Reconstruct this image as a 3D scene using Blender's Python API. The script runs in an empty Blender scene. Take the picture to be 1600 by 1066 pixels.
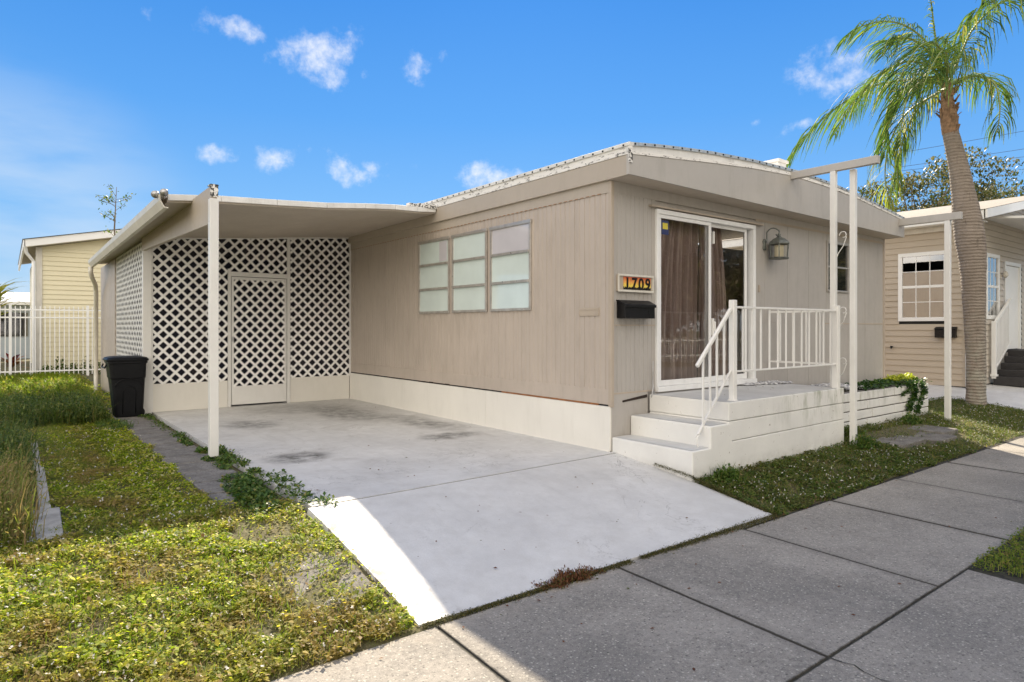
import bpy, math, random
import numpy as np
from mathutils import Vector, Matrix
random.seed(7); rng=np.random.default_rng(7)
S=bpy.context.scene
COL=S.collection
# ------------------------------------------------------------------ helpers
def tag(o,label=None,cat=None,group=None,kind=None):
    if label: o['label']=label
    if cat: o['category']=cat
    if group: o['group']=group
    if kind: o['kind']=kind
    return o
def empty(name,loc,label,cat,group=None):
    o=bpy.data.objects.new(name,None); COL.objects.link(o); o.location=loc
    o.empty_display_size=.2
    return tag(o,label,cat,group)
def wloc(o):
    v=Vector((0,0,0))
    while o is not None:
        v=v+Vector(o.location); o=o.parent
    return v
class MB:
    def __init__(s): s.v=[]; s.f=[]
    def add(s,vs,fs):
        n=len(s.v); s.v+= [tuple(p) for p in vs]; s.f+=[tuple(i+n for i in f) for f in fs]; return s
    def box(s,x0,x1,y0,y1,z0,z1):
        if x0>x1:x0,x1=x1,x0
        if y0>y1:y0,y1=y1,y0
        if z0>z1:z0,z1=z1,z0
        return s.hexa([(x0,y0,z0),(x1,y0,z0),(x1,y1,z0),(x0,y1,z0)],[(x0,y0,z1),(x1,y0,z1),(x1,y1,z1),(x0,y1,z1)])
    def hexa(s,b,t):
        return s.add(b+t,[(3,2,1,0),(4,5,6,7),(0,1,5,4),(1,2,6,5),(2,3,7,6),(3,0,4,7)])
    def beam(s,a,b,w,h,up=(0,0,1)):
        a=Vector(a);b=Vector(b);d=(b-a).normalized();u=Vector(up)
        sd=d.cross(u)
        if sd.length<1e-4: sd=d.cross(Vector((1,0,0)))
        sd.normalize();u=sd.cross(d).normalized()
        def c(p): return [p-sd*w/2-u*h/2,p+sd*w/2-u*h/2,p+sd*w/2+u*h/2,p-sd*w/2+u*h/2]
        A=c(a);B=c(b)
        return s.add(A+B,[(0,1,2,3),(7,6,5,4),(0,4,5,1),(1,5,6,2),(2,6,7,3),(3,7,4,0)])
    def tube(s,pts,r,n=8,cap=True):
        pts=[Vector(p) for p in pts]; N=len(pts)
        rs=r if isinstance(r,(list,tuple)) else [r]*N
        prev=None;vs=[];fs=[]
        for i,p in enumerate(pts):
            d=(pts[min(i+1,N-1)]-pts[max(i-1,0)]).normalized()
            if prev is None:
                u=d.cross(Vector((0,0,1)))
                if u.length<.05:u=d.cross(Vector((1,0,0)))
            else:
                u=prev-d*prev.dot(d)
            u.normalize();prev=u;w=d.cross(u)
            for k in range(n):
                a=2*math.pi*k/n
                vs.append(p+(u*math.cos(a)+w*math.sin(a))*rs[i])
        for i in range(N-1):
            for k in range(n):
                fs.append((i*n+k,i*n+(k+1)%n,(i+1)*n+(k+1)%n,(i+1)*n+k))
        if cap: fs.append(tuple(range(n))[::-1]); fs.append(tuple((N-1)*n+k for k in range(n)))
        return s.add(vs,fs)
    def lathe(s,c,prof,n=16,sx=1,sy=1):
        vs=[];fs=[]
        for r,z in prof:
            for k in range(n):
                a=2*math.pi*(k+.5)/n; vs.append((c[0]+r*math.cos(a)*sx,c[1]+r*math.sin(a)*sy,c[2]+z))
        for i in range(len(prof)-1):
            for k in range(n): fs.append((i*n+k,i*n+(k+1)%n,(i+1)*n+(k+1)%n,(i+1)*n+k))
        fs.append(tuple(range(n))[::-1]); fs.append(tuple((len(prof)-1)*n+k for k in range(n)))
        return s.add(vs,fs)
    def build(s,name,m,parent=None,bevel=0,smooth=False,origin=None):
        me=bpy.data.meshes.new(name)
        off=wloc(parent) if parent is not None else Vector(origin or (0,0,0))
        me.from_pydata([(p[0]-off.x,p[1]-off.y,p[2]-off.z) for p in s.v],[],s.f)
        me.materials.append(m); me.update()
        if smooth: me.shade_smooth()
        o=bpy.data.objects.new(name,me); COL.objects.link(o)
        if parent is not None: o.parent=parent
        else: o.location=off
        if bevel:
            b=o.modifiers.new('bevel','BEVEL'); b.width=bevel; b.segments=2; b.limit_method='ANGLE'
        return o
def npmesh(name,V,F,m,parent=None,loc=None):
    """V (n,3), F (m,4)"""
    me=bpy.data.meshes.new(name)
    off=wloc(parent) if parent is not None else Vector(loc or (0,0,0))
    V=V-np.array(off)
    me.vertices.add(len(V)); me.vertices.foreach_set('co',V.astype(np.float32).ravel())
    k=F.shape[1]
    me.loops.add(F.size); me.loops.foreach_set('vertex_index',F.astype(np.int32).ravel())
    me.polygons.add(len(F)); me.polygons.foreach_set('loop_start',(np.arange(len(F))*k).astype(np.int32))
    me.update(calc_edges=True); me.materials.append(m)
    o=bpy.data.objects.new(name,me); COL.objects.link(o)
    if parent is not None: o.parent=parent
    else: o.location=off
    return o
# ------------------------------------------------------------------ node material DSL
class NT:
    def __init__(s,name):
        s.m=bpy.data.materials.new(name); s.m.use_nodes=True; s.t=s.m.node_tree
        s.t.nodes.clear(); s.out=s.t.nodes.new('ShaderNodeOutputMaterial')
        g=s.t.nodes.new('ShaderNodeNewGeometry'); s.pos=g.outputs['Position']; s.geo=g
    def n(s,kind,**kw):
        nd=s.t.nodes.new(kind)
        for k,v in kw.items():
            setattr(nd,k,v)
        return nd
    def link(s,a,b):
        if isinstance(a,(int,float)): b.default_value=a
        elif isinstance(a,tuple): b.default_value=a if len(b.default_value)==len(a) else tuple(a)+(1,)
        else: s.t.links.new(a,b)
    def noise(s,scale,detail=4,rough=.55,vec=None,stretch=None,dist=0):
        nd=s.n('ShaderNodeTexNoise'); v=vec or s.pos
        if stretch:
            mp=s.n('ShaderNodeMapping'); s.link(v,mp.inputs['Vector']); mp.inputs['Scale'].default_value=stretch; v=mp.outputs[0]
        s.link(v,nd.inputs['Vector']); nd.inputs['Scale'].default_value=scale; nd.inputs['Detail'].default_value=detail
        nd.inputs['Roughness'].default_value=rough; nd.inputs['Distortion'].default_value=dist
        return nd.outputs['Fac']
    def vor(s,scale,out='Distance',feature='F1',rnd=1,stretch=None):
        nd=s.n('ShaderNodeTexVoronoi',feature=feature); v=s.pos
        if stretch:
            mp=s.n('ShaderNodeMapping'); s.link(v,mp.inputs['Vector']); mp.inputs['Scale'].default_value=stretch; v=mp.outputs[0]
        s.link(v,nd.inputs['Vector']); nd.inputs['Scale'].default_value=scale
        nd.inputs['Randomness'].default_value=rnd
        return nd.outputs[out]
    def mr(s,x,a,b,c=0,d=1,smooth=False):
        nd=s.n('ShaderNodeMapRange'); nd.clamp=True
        if smooth: nd.interpolation_type='SMOOTHSTEP'
        s.link(x,nd.inputs[0])
        for i,v in zip((1,2,3,4),(a,b,c,d)): nd.inputs[i].default_value=v
        return nd.outputs[0]
    def math(s,op,a,b=0,c=None):
        nd=s.n('ShaderNodeMath',operation=op); s.link(a,nd.inputs[0]); s.link(b,nd.inputs[1])
        if c is not None: s.link(c,nd.inputs[2])
        return nd.outputs[0]
    def mix(s,f,a,b):
        nd=s.n('ShaderNodeMix',data_type='RGBA'); s.link(f,nd.inputs[0]); s.link(a,nd.inputs[6]); s.link(b,nd.inputs[7]); return nd.outputs[2]
    def mul(s,a,f):
        nd=s.n('ShaderNodeMix',data_type='RGBA',blend_type='MULTIPLY'); nd.inputs[0].default_value=1
        s.link(a,nd.inputs[6]); s.link(f,nd.inputs[7]); return nd.outputs[2]
    def sep(s):
        nd=s.n('ShaderNodeSeparateXYZ'); s.link(s.pos,nd.inputs[0]); return nd.outputs
    def blob(s,cx,cy,rx,ry):
        """elliptical mask 1 at centre -> 0 at rim in world XY"""
        x,y,_=s.sep()
        a=s.math('MULTIPLY',s.math('SUBTRACT',x,cx),1/rx); b=s.math('MULTIPLY',s.math('SUBTRACT',y,cy),1/ry)
        d=s.math('ADD',s.math('MULTIPLY',a,a),s.math('MULTIPLY',b,b))
        return s.mr(d,0,1,1,0,True)
    def finish(s,col,rough=.6,bump=None,bstr=.3,bdist=.01,metal=0,spec=.5,trans=None):
        p=s.n('ShaderNodeBsdfPrincipled'); s.link(col,p.inputs['Base Color']); s.link(rough,p.inputs['Roughness'])
        p.inputs['Metallic'].default_value=metal; p.inputs['Specular IOR Level'].default_value=spec
        if bump is not None:
            b=s.n('ShaderNodeBump'); b.inputs['Strength'].default_value=bstr; b.inputs['Distance'].default_value=bdist
            s.link(bump,b.inputs['Height']); s.link(b.outputs[0],p.inputs['Normal'])
        sh=p.outputs[0]
        if trans is not None:
            t=s.n('ShaderNodeBsdfTranslucent'); s.link(trans[0],t.inputs[0])
            mx=s.n('ShaderNodeMixShader'); mx.inputs[0].default_value=trans[1]
            s.t.links.new(sh,mx.inputs[1]); s.t.links.new(t.outputs[0],mx.inputs[2]); sh=mx.outputs[0]
        s.t.links.new(sh,s.out.inputs[0]); return s.m
def simple(name,c,rough=.6,var=.1,vs=2.5,bump=.15,bs=60,metal=0,spec=.4,grime=0,streak=None):
    t=NT(name); f=t.noise(vs,5,.6,stretch=streak)
    v=t.mr(f,.3,.7,1-var,1+var)
    c2=t.n('ShaderNodeVectorMath',operation='SCALE'); c2.inputs[0].default_value=c; t.link(v,c2.inputs[3])
    col=c2.outputs[0]
    if grime:
        g=t.mr(t.noise(8,9,.72,stretch=(1,1,.22)),.50,.74,0,grime)
        col=t.mix(g,col,(c[0]*.45,c[1]*.42,c[2]*.36))
    r=t.mr(t.noise(12),.3,.7,max(rough-.08,0),min(rough+.08,1))
    return t.finish(col,r,t.noise(bs,6) if bump else None,bump,.004,metal,spec)
M={}
TAN=(.455,.393,.335); TANF=(.53,.48,.425)
M['siding']=simple('tan_metal_siding',TAN,.45,.06,1.2,.2,7,grime=.28)
M['siding_front']=simple('grey_tan_siding',(.405,.378,.347),.45,.06,1.2,.2,7,grime=.28)
M['fascia']=simple('tan_painted_fascia',(.435,.412,.38),.5,.07,1.0,.25,6,grime=.22)
M['fascia_side']=simple('tan_painted_side_fascia',(.43,.375,.31),.5,.05,1.0,.15,25,grime=.12)
M['trim']=simple('tan_trim',(.42,.355,.285),.5,.08,3,.1,30,grime=.12)
M['skirt']=simple('cream_skirting',(.74,.715,.655),.55,.04,1.5,.2,35,grime=.10)
M['whitepaint']=simple('white_metal_paint',(.74,.73,.70),.35,.04,4,.05,50,grime=.10)
M['alu']=simple('aluminium_frame',(.50,.47,.43),.35,.15,8,.1,50,metal=.6,grime=.35)
M['dooralu']=simple('white_door_frame',(.78,.78,.77),.35,.05,6,.05,50,grime=.15)
M['dark']=simple('dark_void',(.02,.02,.02),.8,.1)
M['black']=simple('black_painted_metal',(.006,.006,.007),.35,.2,8,.05,90,spec=.25)
M['rust']=simple('exposed_rusty_wood',(.30,.13,.05),.8,.3,18,.4,60)
M['darkwood']=simple('rotten_dark_gap',(.03,.02,.015),.9,.4,18,.4,60)
M['plasticbin']=simple('black_bin_plastic',(.006,.0065,.008),.45,.25,5,.2,120,spec=.22)
M['soffit']=simple('tan_soffit',(.50,.44,.37),.55,.05,2,.1,25)
M['lattice']=simple('white_lattice',(.84,.83,.80),.5,.05,6,.1,50)
M['gutter']=simple('cream_gutter',(.62,.59,.52),.4,.1,3,.05,50,grime=.25)
M['bronze']=simple('verdigris_bronze',(.14,.15,.135),.45,.35,30,.3,80,metal=.4)
M['candle']=simple('ivory_candle',(.80,.72,.55),.5,.05)
M['shingle']=simple('grey_brown_shingles',(.30,.27,.23),.9,.25,14,.5,40)
M['pebble']=simple('white_grey_pebbles',(.55,.55,.56),.7,.35,22,.3,90)
M['creamwall']=simple('cream_vinyl',(.72,.66,.46),.5,.04,1,.1,30)
M['nwall']=simple('tan_vinyl',(.46,.395,.31),.5,.05,1,.1,30)
M['nfront']=simple('greige_vinyl',(.52,.47,.40),.5,.05,1,.1,30)
M['vinylwhite']=simple('white_vinyl',(.82,.82,.80),.4,.03)
M['step_dark']=simple('dark_composite_steps',(.035,.033,.034),.6,.2,8,.2,60)
M['bluehouse']=simple('pale_blue_grey_wall',(.40,.45,.48),.6,.05)
M['wire']=simple('cable_black',(.05,.05,.06),.6,.1)
M['concrete_old']=simple('old_pale_concrete',(.42,.40,.36),.9,.25,7,.6,40,grime=.3)
M['rope']=simple('galvanised_metal',(.45,.45,.46),.35,.2,20,.1,60,metal=.7)
# underside / roof metal with seams
M['roofwhite']=simple('white_roof_coating',(.74,.73,.70),.5,.1,4,.2,30,grime=.35)
t=NT('flashing_blue_grey'); M['flash']=t.finish(t.mix(t.mr(t.noise(25,5),.4,.65),(.42,.47,.50),(.60,.62,.62)),.4,t.noise(60),.1,.003,.3)
t=NT('peeling_white_coating')
pk=t.mr(t.noise(9,10,.75,stretch=(1,1,4)),.56,.60)
M['peel']=t.finish(t.mix(pk,(.80,.78,.74),(.10,.095,.09)),.7,pk,.6,.006)
t=NT('peeling_black_white')
pk=t.mr(t.noise(26,8,.7),.5,.53)
M['peel2']=t.finish(t.mix(pk,(.80,.78,.74),(.03,.03,.03)),.7,pk,.6,.006)
# white painted concrete drive
t=NT('painted_white_concrete')
base=t.mix(t.mr(t.noise(1.1,7,.65),.32,.68),(.52,.515,.505),(.68,.675,.66))
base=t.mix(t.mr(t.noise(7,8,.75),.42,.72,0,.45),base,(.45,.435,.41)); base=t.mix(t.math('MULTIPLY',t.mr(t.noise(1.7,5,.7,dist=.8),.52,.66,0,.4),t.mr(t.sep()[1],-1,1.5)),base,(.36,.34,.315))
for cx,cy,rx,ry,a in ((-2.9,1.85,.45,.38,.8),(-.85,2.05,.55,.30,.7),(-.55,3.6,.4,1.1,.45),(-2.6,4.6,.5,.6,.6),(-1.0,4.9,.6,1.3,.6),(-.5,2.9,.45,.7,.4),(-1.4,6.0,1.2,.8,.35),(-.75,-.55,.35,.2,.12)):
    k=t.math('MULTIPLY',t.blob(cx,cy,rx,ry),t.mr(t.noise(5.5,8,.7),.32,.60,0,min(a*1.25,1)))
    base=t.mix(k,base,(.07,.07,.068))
dirt=t.mr(t.vor(9,rnd=1),.0,.05,1,0); dm=t.math('MULTIPLY',dirt,t.mr(t.noise(2.3),.56,.6))
base=t.mix(dm,base,(.06,.05,.045))
crk=t.math('MULTIPLY',t.mr(t.noise(2.2,9,.62,dist=.6),.497,.500,1,0),t.mr(t.noise(2.2,9,.62,dist=.6),.491,.494)); crk=t.math('MULTIPLY',crk,t.mr(t.noise(.7,2),.50,.62))
base=t.mix(t.math('MULTIPLY',crk,.75),base,(.16,.15,.14))
sc_=t.math('MULTIPLY',t.mr(t.noise(14,9,.8,stretch=(1,.5,1)),.57,.63),t.mr(t.noise(.9,3),.50,.60)); base=t.mix(t.math('MULTIPLY',sc_,.35),base,(.33,.31,.29))
base=t.mix(t.mr(t.noise(120,3,.7),.35,.75,0,.22),base,(.38,.37,.35))
x,y,z=t.sep()
edge=t.mr(x,-3.52,-3.22,1,0); ey=t.math('MULTIPLY',t.mr(y,-.35,-.5),t.mr(t.noise(5,7,.7),.53,.56))
base=t.mix(t.math('MULTIPLY',t.math('MULTIPLY',edge,ey),.9),base,(.17,.14,.11))
fine=t.math('MULTIPLY',t.mr(t.vor(60,rnd=1),0,.16,1,0),t.mr(t.noise(3,3),.5,.62)); base=t.mix(t.math('MULTIPLY',fine,.5),base,(.15,.14,.13))
wheel=t.math('MULTIPLY',t.mr(t.noise(3,5,.6,stretch=(4,.35,1)),.55,.75,0,.18),t.mr(y,-1.6,0)); base=t.mix(wheel,base,(.2,.2,.2))
M['drive']=t.finish(base,t.mr(t.noise(8),.3,.7,.5,.75),t.noise(45,8,.7),.35,.006)
# exposed aggregate sidewalk
t=NT('exposed_aggregate_concrete')
b=t.mix(t.mr(t.noise(1.3,7,.65),.32,.68),(.145,.134,.119),(.30,.275,.243))
b=t.mix(t.mr(t.noise(22,7,.75),.38,.66,0,.7),b,(.365,.335,.29)); b=t.mix(t.mr(t.noise(.8,4,.6,dist=.5),.45,.66,0,.45),b,(.10,.095,.088)); b=t.mix(t.mr(t.noise(5,7,.75),.55,.68,0,.45),b,(.13,.125,.118))
rnd=t.vor(52,'Color')
sp=t.n('ShaderNodeSeparateColor'); t.link(rnd,sp.inputs[0])
pick=t.math('GREATER_THAN',sp.outputs[0],.66); spot=t.math('MULTIPLY',pick,t.mr(t.vor(52),.22,.36,1,0))
b=t.mix(t.math('MULTIPLY',spot,.75),b,(.52,.49,.42))
pick=t.math('GREATER_THAN',sp.outputs[1],.76); spot2=t.math('MULTIPLY',pick,t.mr(t.vor(52),.25,.38,1,0))
b=t.mix(t.math('MULTIPLY',spot2,.7),b,(.06,.055,.05))
sm=t.math('MULTIPLY',t.math('GREATER_THAN',t.noise(210,2),.62),.5); b=t.mix(sm,b,(.45,.42,.36)); b=t.mix(t.mr(t.noise(48,3,.8),.54,.64,0,.5),b,(.09,.084,.075)); b=t.mix(t.mr(t.noise(57,3,.8),.56,.66,0,.55),b,(.44,.41,.355))
x,y,z=t.sep()
uu=t.math('SUBTRACT',x,t.math('MULTIPLY',t.math('ADD',y,2),.05))
wob=t.math('MULTIPLY',t.math('SUBTRACT',t.noise(14,5,.7),.5),.022)
fr_=t.math('ABSOLUTE',t.math('SUBTRACT',t.math('FRACT',t.math('ADD',t.math('DIVIDE',t.math('ADD',t.math('ADD',uu,wob),3.48),1.463),.5)),.5))
jl=t.mr(t.math('MULTIPLY',fr_,1.463),.011,.019,1,0)
jl=t.math('MULTIPLY',jl,t.math('GREATER_THAN',y,-3.47))
yl=t.mr(t.math('ABSOLUTE',t.math('ADD',t.math('ADD',y,t.math('MULTIPLY',wob,1.4)),3.472)),.007,.017,1,0)
soft=t.math('MULTIPLY',t.mr(t.math('MULTIPLY',fr_,1.463),0,.10,.35,0),t.math('GREATER_THAN',y,-3.47))
edg=t.mr(y,-2.16,-1.98,0,.55); edg=t.math('MULTIPLY',edg,t.mr(t.noise(7,5,.7),.4,.6)); edg=t.math('MULTIPLY',edg,t.math('GREATER_THAN',-.1,x)) if False else edg
b=t.mix(t.math('MULTIPLY',edg,.6),b,(.36,.31,.25))
b=t.mix(soft,b,(.10,.092,.08))
b=t.mix(t.math('MULTIPLY',t.math('MAXIMUM',jl,yl),.82),b,(.018,.016,.012))
M['walk']=t.finish(b,.85,t.math('ADD',t.noise(90,6,.7),t.math('MULTIPLY',spot,.4)),.6,.006)
t=NT('old_paver_concrete')
b=t.mix(t.mr(t.noise(6,8,.7),.35,.65),(.12,.11,.098),(.25,.235,.215)); b=t.mix(t.mr(t.noise(60,4),.5,.65,0,.7),b,(.07,.06,.05))
M['paver']=t.finish(b,.9,t.noise(70,6,.7),.7,.01)
t=NT('soil_and_thatch')
b=t.mix(t.mr(t.noise(9,8,.7),.35,.65),(.07,.055,.03),(.12,.125,.045)); b=t.mix(t.mr(t.noise(70,4),.45,.7),b,(.17,.14,.08))
M['soil']=t.finish(b,.95,t.noise(50,6,.7),.8,.02)
t=NT('joint_dirt'); M['joint']=t.finish(t.mix(t.mr(t.noise(20,5),.4,.6),(.018,.016,.013),(.045,.042,.028)),.95,t.noise(60),.5,.01)
t=NT('asphalt_road'); M['asphalt']=t.finish(t.mix(t.mr(t.noise(2,6),.3,.7),(.16,.15,.14),(.22,.21,.19)),.9,t.noise(90),.5,.008)
def leafmat(name,cols,tr=.35,rough=.5,tint=1.4,big=None):
    t=NT(name); r=t.geo.outputs['Random Per Island']
    cr=t.n('ShaderNodeValToRGB'); cr.color_ramp.interpolation='LINEAR'; t.link(r,cr.inputs[0])
    el=cr.color_ramp.elements
    while len(el)<len(cols): el.new(.5)
    for i,(p,c) in enumerate(cols): el[i].position=p; el[i].color=tuple(c)+(1,)
    col=cr.outputs[0]
    if big:
        k=t.mr(t.noise(big[0],5,.6),big[2],big[3]); col=t.mix(t.math('MULTIPLY',k,.8),col,big[1])
    tc=t.n('ShaderNodeVectorMath',operation='MULTIPLY'); t.link(col,tc.inputs[0]); tc.inputs[1].default_value=(tint,tint*1.1,tint*.6)
    return t.finish(col,rough,trans=(tc.outputs[0],tr),spec=.3)
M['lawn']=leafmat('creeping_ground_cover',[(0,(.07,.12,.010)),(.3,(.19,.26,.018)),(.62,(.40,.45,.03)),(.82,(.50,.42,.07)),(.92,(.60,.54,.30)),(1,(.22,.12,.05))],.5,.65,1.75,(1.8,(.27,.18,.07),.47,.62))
M['cover']=leafmat('dark_green_ground_cover',[(0,(.035,.07,.012)),(.45,(.075,.12,.018)),(.78,(.13,.16,.03)),(.92,(.20,.17,.07)),(1,(.10,.06,.025))],.35,.6,1.4,(2.2,(.11,.09,.035),.52,.70))  # own leaf colour: darker green plants than the left lawn
M['blade']=leafmat('grass_blade',[(0,(.07,.12,.012)),(.6,(.17,.23,.02)),(.85,(.27,.25,.06)),(1,(.22,.15,.05))],.45,.6,1.6)
M['vine']=leafmat('vine_leaf',[(0,(.035,.08,.012)),(.6,(.08,.14,.025)),(.9,(.15,.20,.04)),(1,(.26,.20,.08))],.3,.5)
M['weed']=leafmat('weed_leaf',[(0,(.04,.07,.015)),(.5,(.08,.13,.025)),(.85,(.15,.18,.04)),(1,(.24,.2,.07))],.35,.5)
M['dry']=leafmat('dry_grass',[(0,(.30,.20,.10)),(.35,(.36,.28,.12)),(.6,(.16,.19,.05)),(1,(.22,.25,.05))],.4,.6)
M['deadmoss']=leafmat('dead_brown_weed',[(0,(.10,.035,.015)),(.6,(.17,.07,.03)),(.85,(.10,.08,.02)),(1,(.08,.10,.02))],.2,.7)
M['moss']=leafmat('crack_moss',[(0,(.05,.045,.015)),(.6,(.08,.085,.02)),(1,(.14,.10,.04))],.2,.8)
M['palm']=leafmat('palm_leaflet',[(0,(.04,.085,.022)),(.5,(.08,.14,.032)),(.85,(.15,.21,.045)),(1,(.34,.30,.09))],.4,.62,1.6)
M['palm_old']=leafmat('yellowing_palm_leaflet',[(0,(.12,.18,.03)),(.5,(.26,.27,.05)),(1,(.42,.34,.08))],.45,.65,1.5)
M['oak']=leafmat('oak_leaf',[(0,(.04,.055,.02)),(.5,(.085,.095,.035)),(.8,(.16,.14,.07)),(1,(.30,.25,.16))],.3,.5)
M['ivy']=leafmat('ivy_leaf',[(0,(.02,.055,.012)),(.7,(.045,.10,.02)),(1,(.10,.16,.03))],.25,.4)
M['yellow']=leafmat('yellow_green_bloom',[(0,(.38,.42,.04)),(.7,(.55,.55,.07)),(1,(.25,.33,.05))],.35,.5)
M['ti']=leafmat('ti_plant_leaf',[(0,(.09,.015,.02)),(.5,(.22,.04,.03)),(.8,(.40,.14,.03)),(1,(.10,.10,.03))],.4,.4)
M['blossom']=simple('pale_clover_bloom',(.50,.48,.42),.7,.05)
M['bark']=simple('grey_brown_bark',(.16,.13,.10),.9,.3,8,.8,25)
t=NT('ringed_palm_trunk'); _,_,z=t.sep()
rg=t.math('SINE',t.math('ADD',t.math('MULTIPLY',z,105),t.math('MULTIPLY',t.noise(3,3),8)))
b=t.mix(t.mr(rg,-1,1),(.245,.205,.17),(.285,.24,.20)); b=t.mix(t.mr(t.noise(5,7,.7),.42,.7,0,.7),b,(.17,.14,.11)); b=t.mix(t.mr(t.noise(11,8,.75,stretch=(1,1,.3)),.58,.66,0,.7),b,(.09,.07,.055))
lich=t.math('MULTIPLY',t.mr(z,2.2,.2),t.mr(t.noise(6,6,.7),.42,.6)); b=t.mix(t.math('MULTIPLY',lich,.7),b,(.36,.36,.30))
M['ptrunk']=t.finish(b,.9,t.math('ADD',rg,t.math('MULTIPLY',t.noise(14,6,.7),5)),.6,.012)
M['boot']=simple('brown_leaf_base',(.24,.15,.09),.85,.5,14,.6,40)
M['stem']=simple('green_stalk',(.20,.24,.07),.5,.2,8,.1,40)
# block paint with mildew
t=NT('painted_blockwork')
b=t.mix(t.mr(t.noise(2,6),.3,.7),(.66,.65,.62),(.77,.76,.72))
x,y,z=t.sep()
mil=t.math('MULTIPLY',t.mr(t.noise(7,7,.7,stretch=(1,1,.28)),.47,.66),t.math('MULTIPLY',t.mr(z,.10,.60),t.mr(x,1.1,2.4)))
b=t.mix(t.math('MULTIPLY',mil,.9),b,(.24,.26,.17))
low=t.math('MULTIPLY',t.mr(z,.02,-.22),t.mr(t.noise(9,6,.7),.35,.6)); b=t.mix(t.math('MULTIPLY',low,.8),b,(.30,.28,.23))
ch=t.math('MULTIPLY',t.mr(t.noise(16,6,.75),.645,.665),.8); b=t.mix(ch,b,(.25,.2,.16))
M['block']=t.finish(b,.7,t.noise(30,8,.7),.45,.008)
t=NT('grey_porch_deck'); b=t.mix(t.mr(t.noise(3,6),.3,.7),(.46,.46,.455),(.58,.58,.57)); M['deck']=t.finish(b,.6,t.noise(50,6),.3,.005)
# glass
def glass(name,tint=(1,1,1),refl=.9,base=.03):
    t=NT(name); g=t.n('ShaderNodeBsdfGlossy'); g.inputs['Roughness'].default_value=.012; g.inputs[0].default_value=(refl,refl,refl,1)
    # slight waviness of the panes
    b=t.n('ShaderNodeBump'); b.inputs['Strength'].default_value=.04; b.inputs['Distance'].default_value=.02; t.link(t.noise(2.2,2),b.inputs['Height']); t.link(b.outputs[0],g.inputs['Normal'])
    tr=t.n('ShaderNodeBsdfTransparent'); tr.inputs[0].default_value=tint+(1,)
    fr=t.n('ShaderNodeFresnel'); fr.inputs[0].default_value=1.5
    f=t.math('ADD',fr.outputs[0],base)
    mx=t.n('ShaderNodeMixShader'); t.link(f,mx.inputs[0]); t.t.links.new(tr.outputs[0],mx.inputs[1]); t.t.links.new(g.outputs[0],mx.inputs[2])
    t.t.links.new(mx.outputs[0],t.out.inputs[0]); return t.m
M['glass']=glass('clear_glass',(.88,.88,.88),.95,.045)
M['nglass']=glass('reflective_window_glass',(.8,.8,.8),.95,.30)
M['darkglass']=(lambda t:t.finish((.012,.013,.015),.03,t.noise(2.5,2),.05,.02,spec=1.0))(NT('dark_window_glass'))
def filmglass(name,c):
    t=NT(name); return t.finish(t.mix(t.mr(t.noise(2,4),.3,.7),c,tuple(k*1.12 for k in c)),.05,t.noise(1.6,2),.05,.02,spec=1.0)
M['mint']=filmglass('mint_filmed_pane',(.57,.65,.62)); M['lilac']=filmglass('lilac_grey_pane',(.50,.485,.51))
t=NT('screen_mesh'); tr=t.n('ShaderNodeBsdfTransparent'); df=t.n('ShaderNodeBsdfDiffuse'); df.inputs[0].default_value=(.03,.03,.045,1); mx=t.n('ShaderNodeMixShader'); mx.inputs[0].default_value=.5
t.t.links.new(tr.outputs[0],mx.inputs[1]); t.t.links.new(df.outputs[0],mx.inputs[2]); t.t.links.new(mx.outputs[0],t.out.inputs[0]); M['screen']=t.m
t=NT('brown_curtain'); c=t.mix(t.mr(t.noise(3,5,stretch=(6,6,.4)),.3,.7),(.46,.33,.30),(.74,.60,.55)); M['curtain']=t.finish(c,.8,t.noise(200,3),.2,.002,trans=((.35,.22,.17),.25))

# ------------------------------------------------------------------ world, sun, camera
EL=math.atan(1/math.hypot(.9,1.11)); AZ=math.atan2(.9,1.11)
W=bpy.data.worlds.new('World'); S.world=W; W.use_nodes=True; nt=W.node_tree; nt.nodes.clear()
out=nt.nodes.new('ShaderNodeOutputWorld'); bg=nt.nodes.new('ShaderNodeBackground'); nt.links.new(bg.outputs[0],out.inputs[0])
sky=nt.nodes.new('ShaderNodeTexSky'); sky.sky_type='NISHITA'; sky.sun_disc=False; sky.sun_elevation=EL; sky.sun_rotation=AZ
sky.altitude=0; sky.air_density=1.0; sky.dust_density=.25; sky.ozone_density=2.2
bg.inputs[1].default_value=.15
def wn(k,**kw):
    n=nt.nodes.new(k)
    for a,b in kw.items(): setattr(n,a,b)
    return n
def wl(a,b):
    if isinstance(a,(int,float)): b.default_value=a
    elif isinstance(a,tuple): b.default_value=a
    else: nt.links.new(a,b)
def wm(op,a,b=0):
    n=wn('ShaderNodeMath',operation=op); wl(a,n.inputs[0]); wl(b,n.inputs[1]); return n.outputs[0]
tc=wn('ShaderNodeTexCoord').outputs['Generated']
def cloud_dir(u,v):
    a=(u-800)/1013; b=(512-v)/1013
    return Vector((a*.7888+.6147,-a*.615+.7886,b)).normalized()
CL=[(362,42,46,22,1.0),(492,88,58,52,1.0),(545,48,22,14,.6),(575,115,16,14,.9),(660,90,34,26,.85),(240,20,20,10,.55),(345,242,30,15,.9),(440,256,42,22,.95),(545,270,45,22,.85),(575,255,20,12,.8),(770,270,60,30,.9),(1290,125,62,30,1.05),(1245,207,24,12,.7),(60,330,120,28,.4),(20,470,90,60,.55),(700,262,75,24,.28),(180,350,110,22,.35),(300,35,20,14,.6),(430,20,26,12,.3),(1185,190,14,8,.5),(1000,330,500,60,.12),(1560,280,60,20,.15)]
acc=None
FILL_CLOUDBANK=(6.5,6.0,5.35,1)
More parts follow.
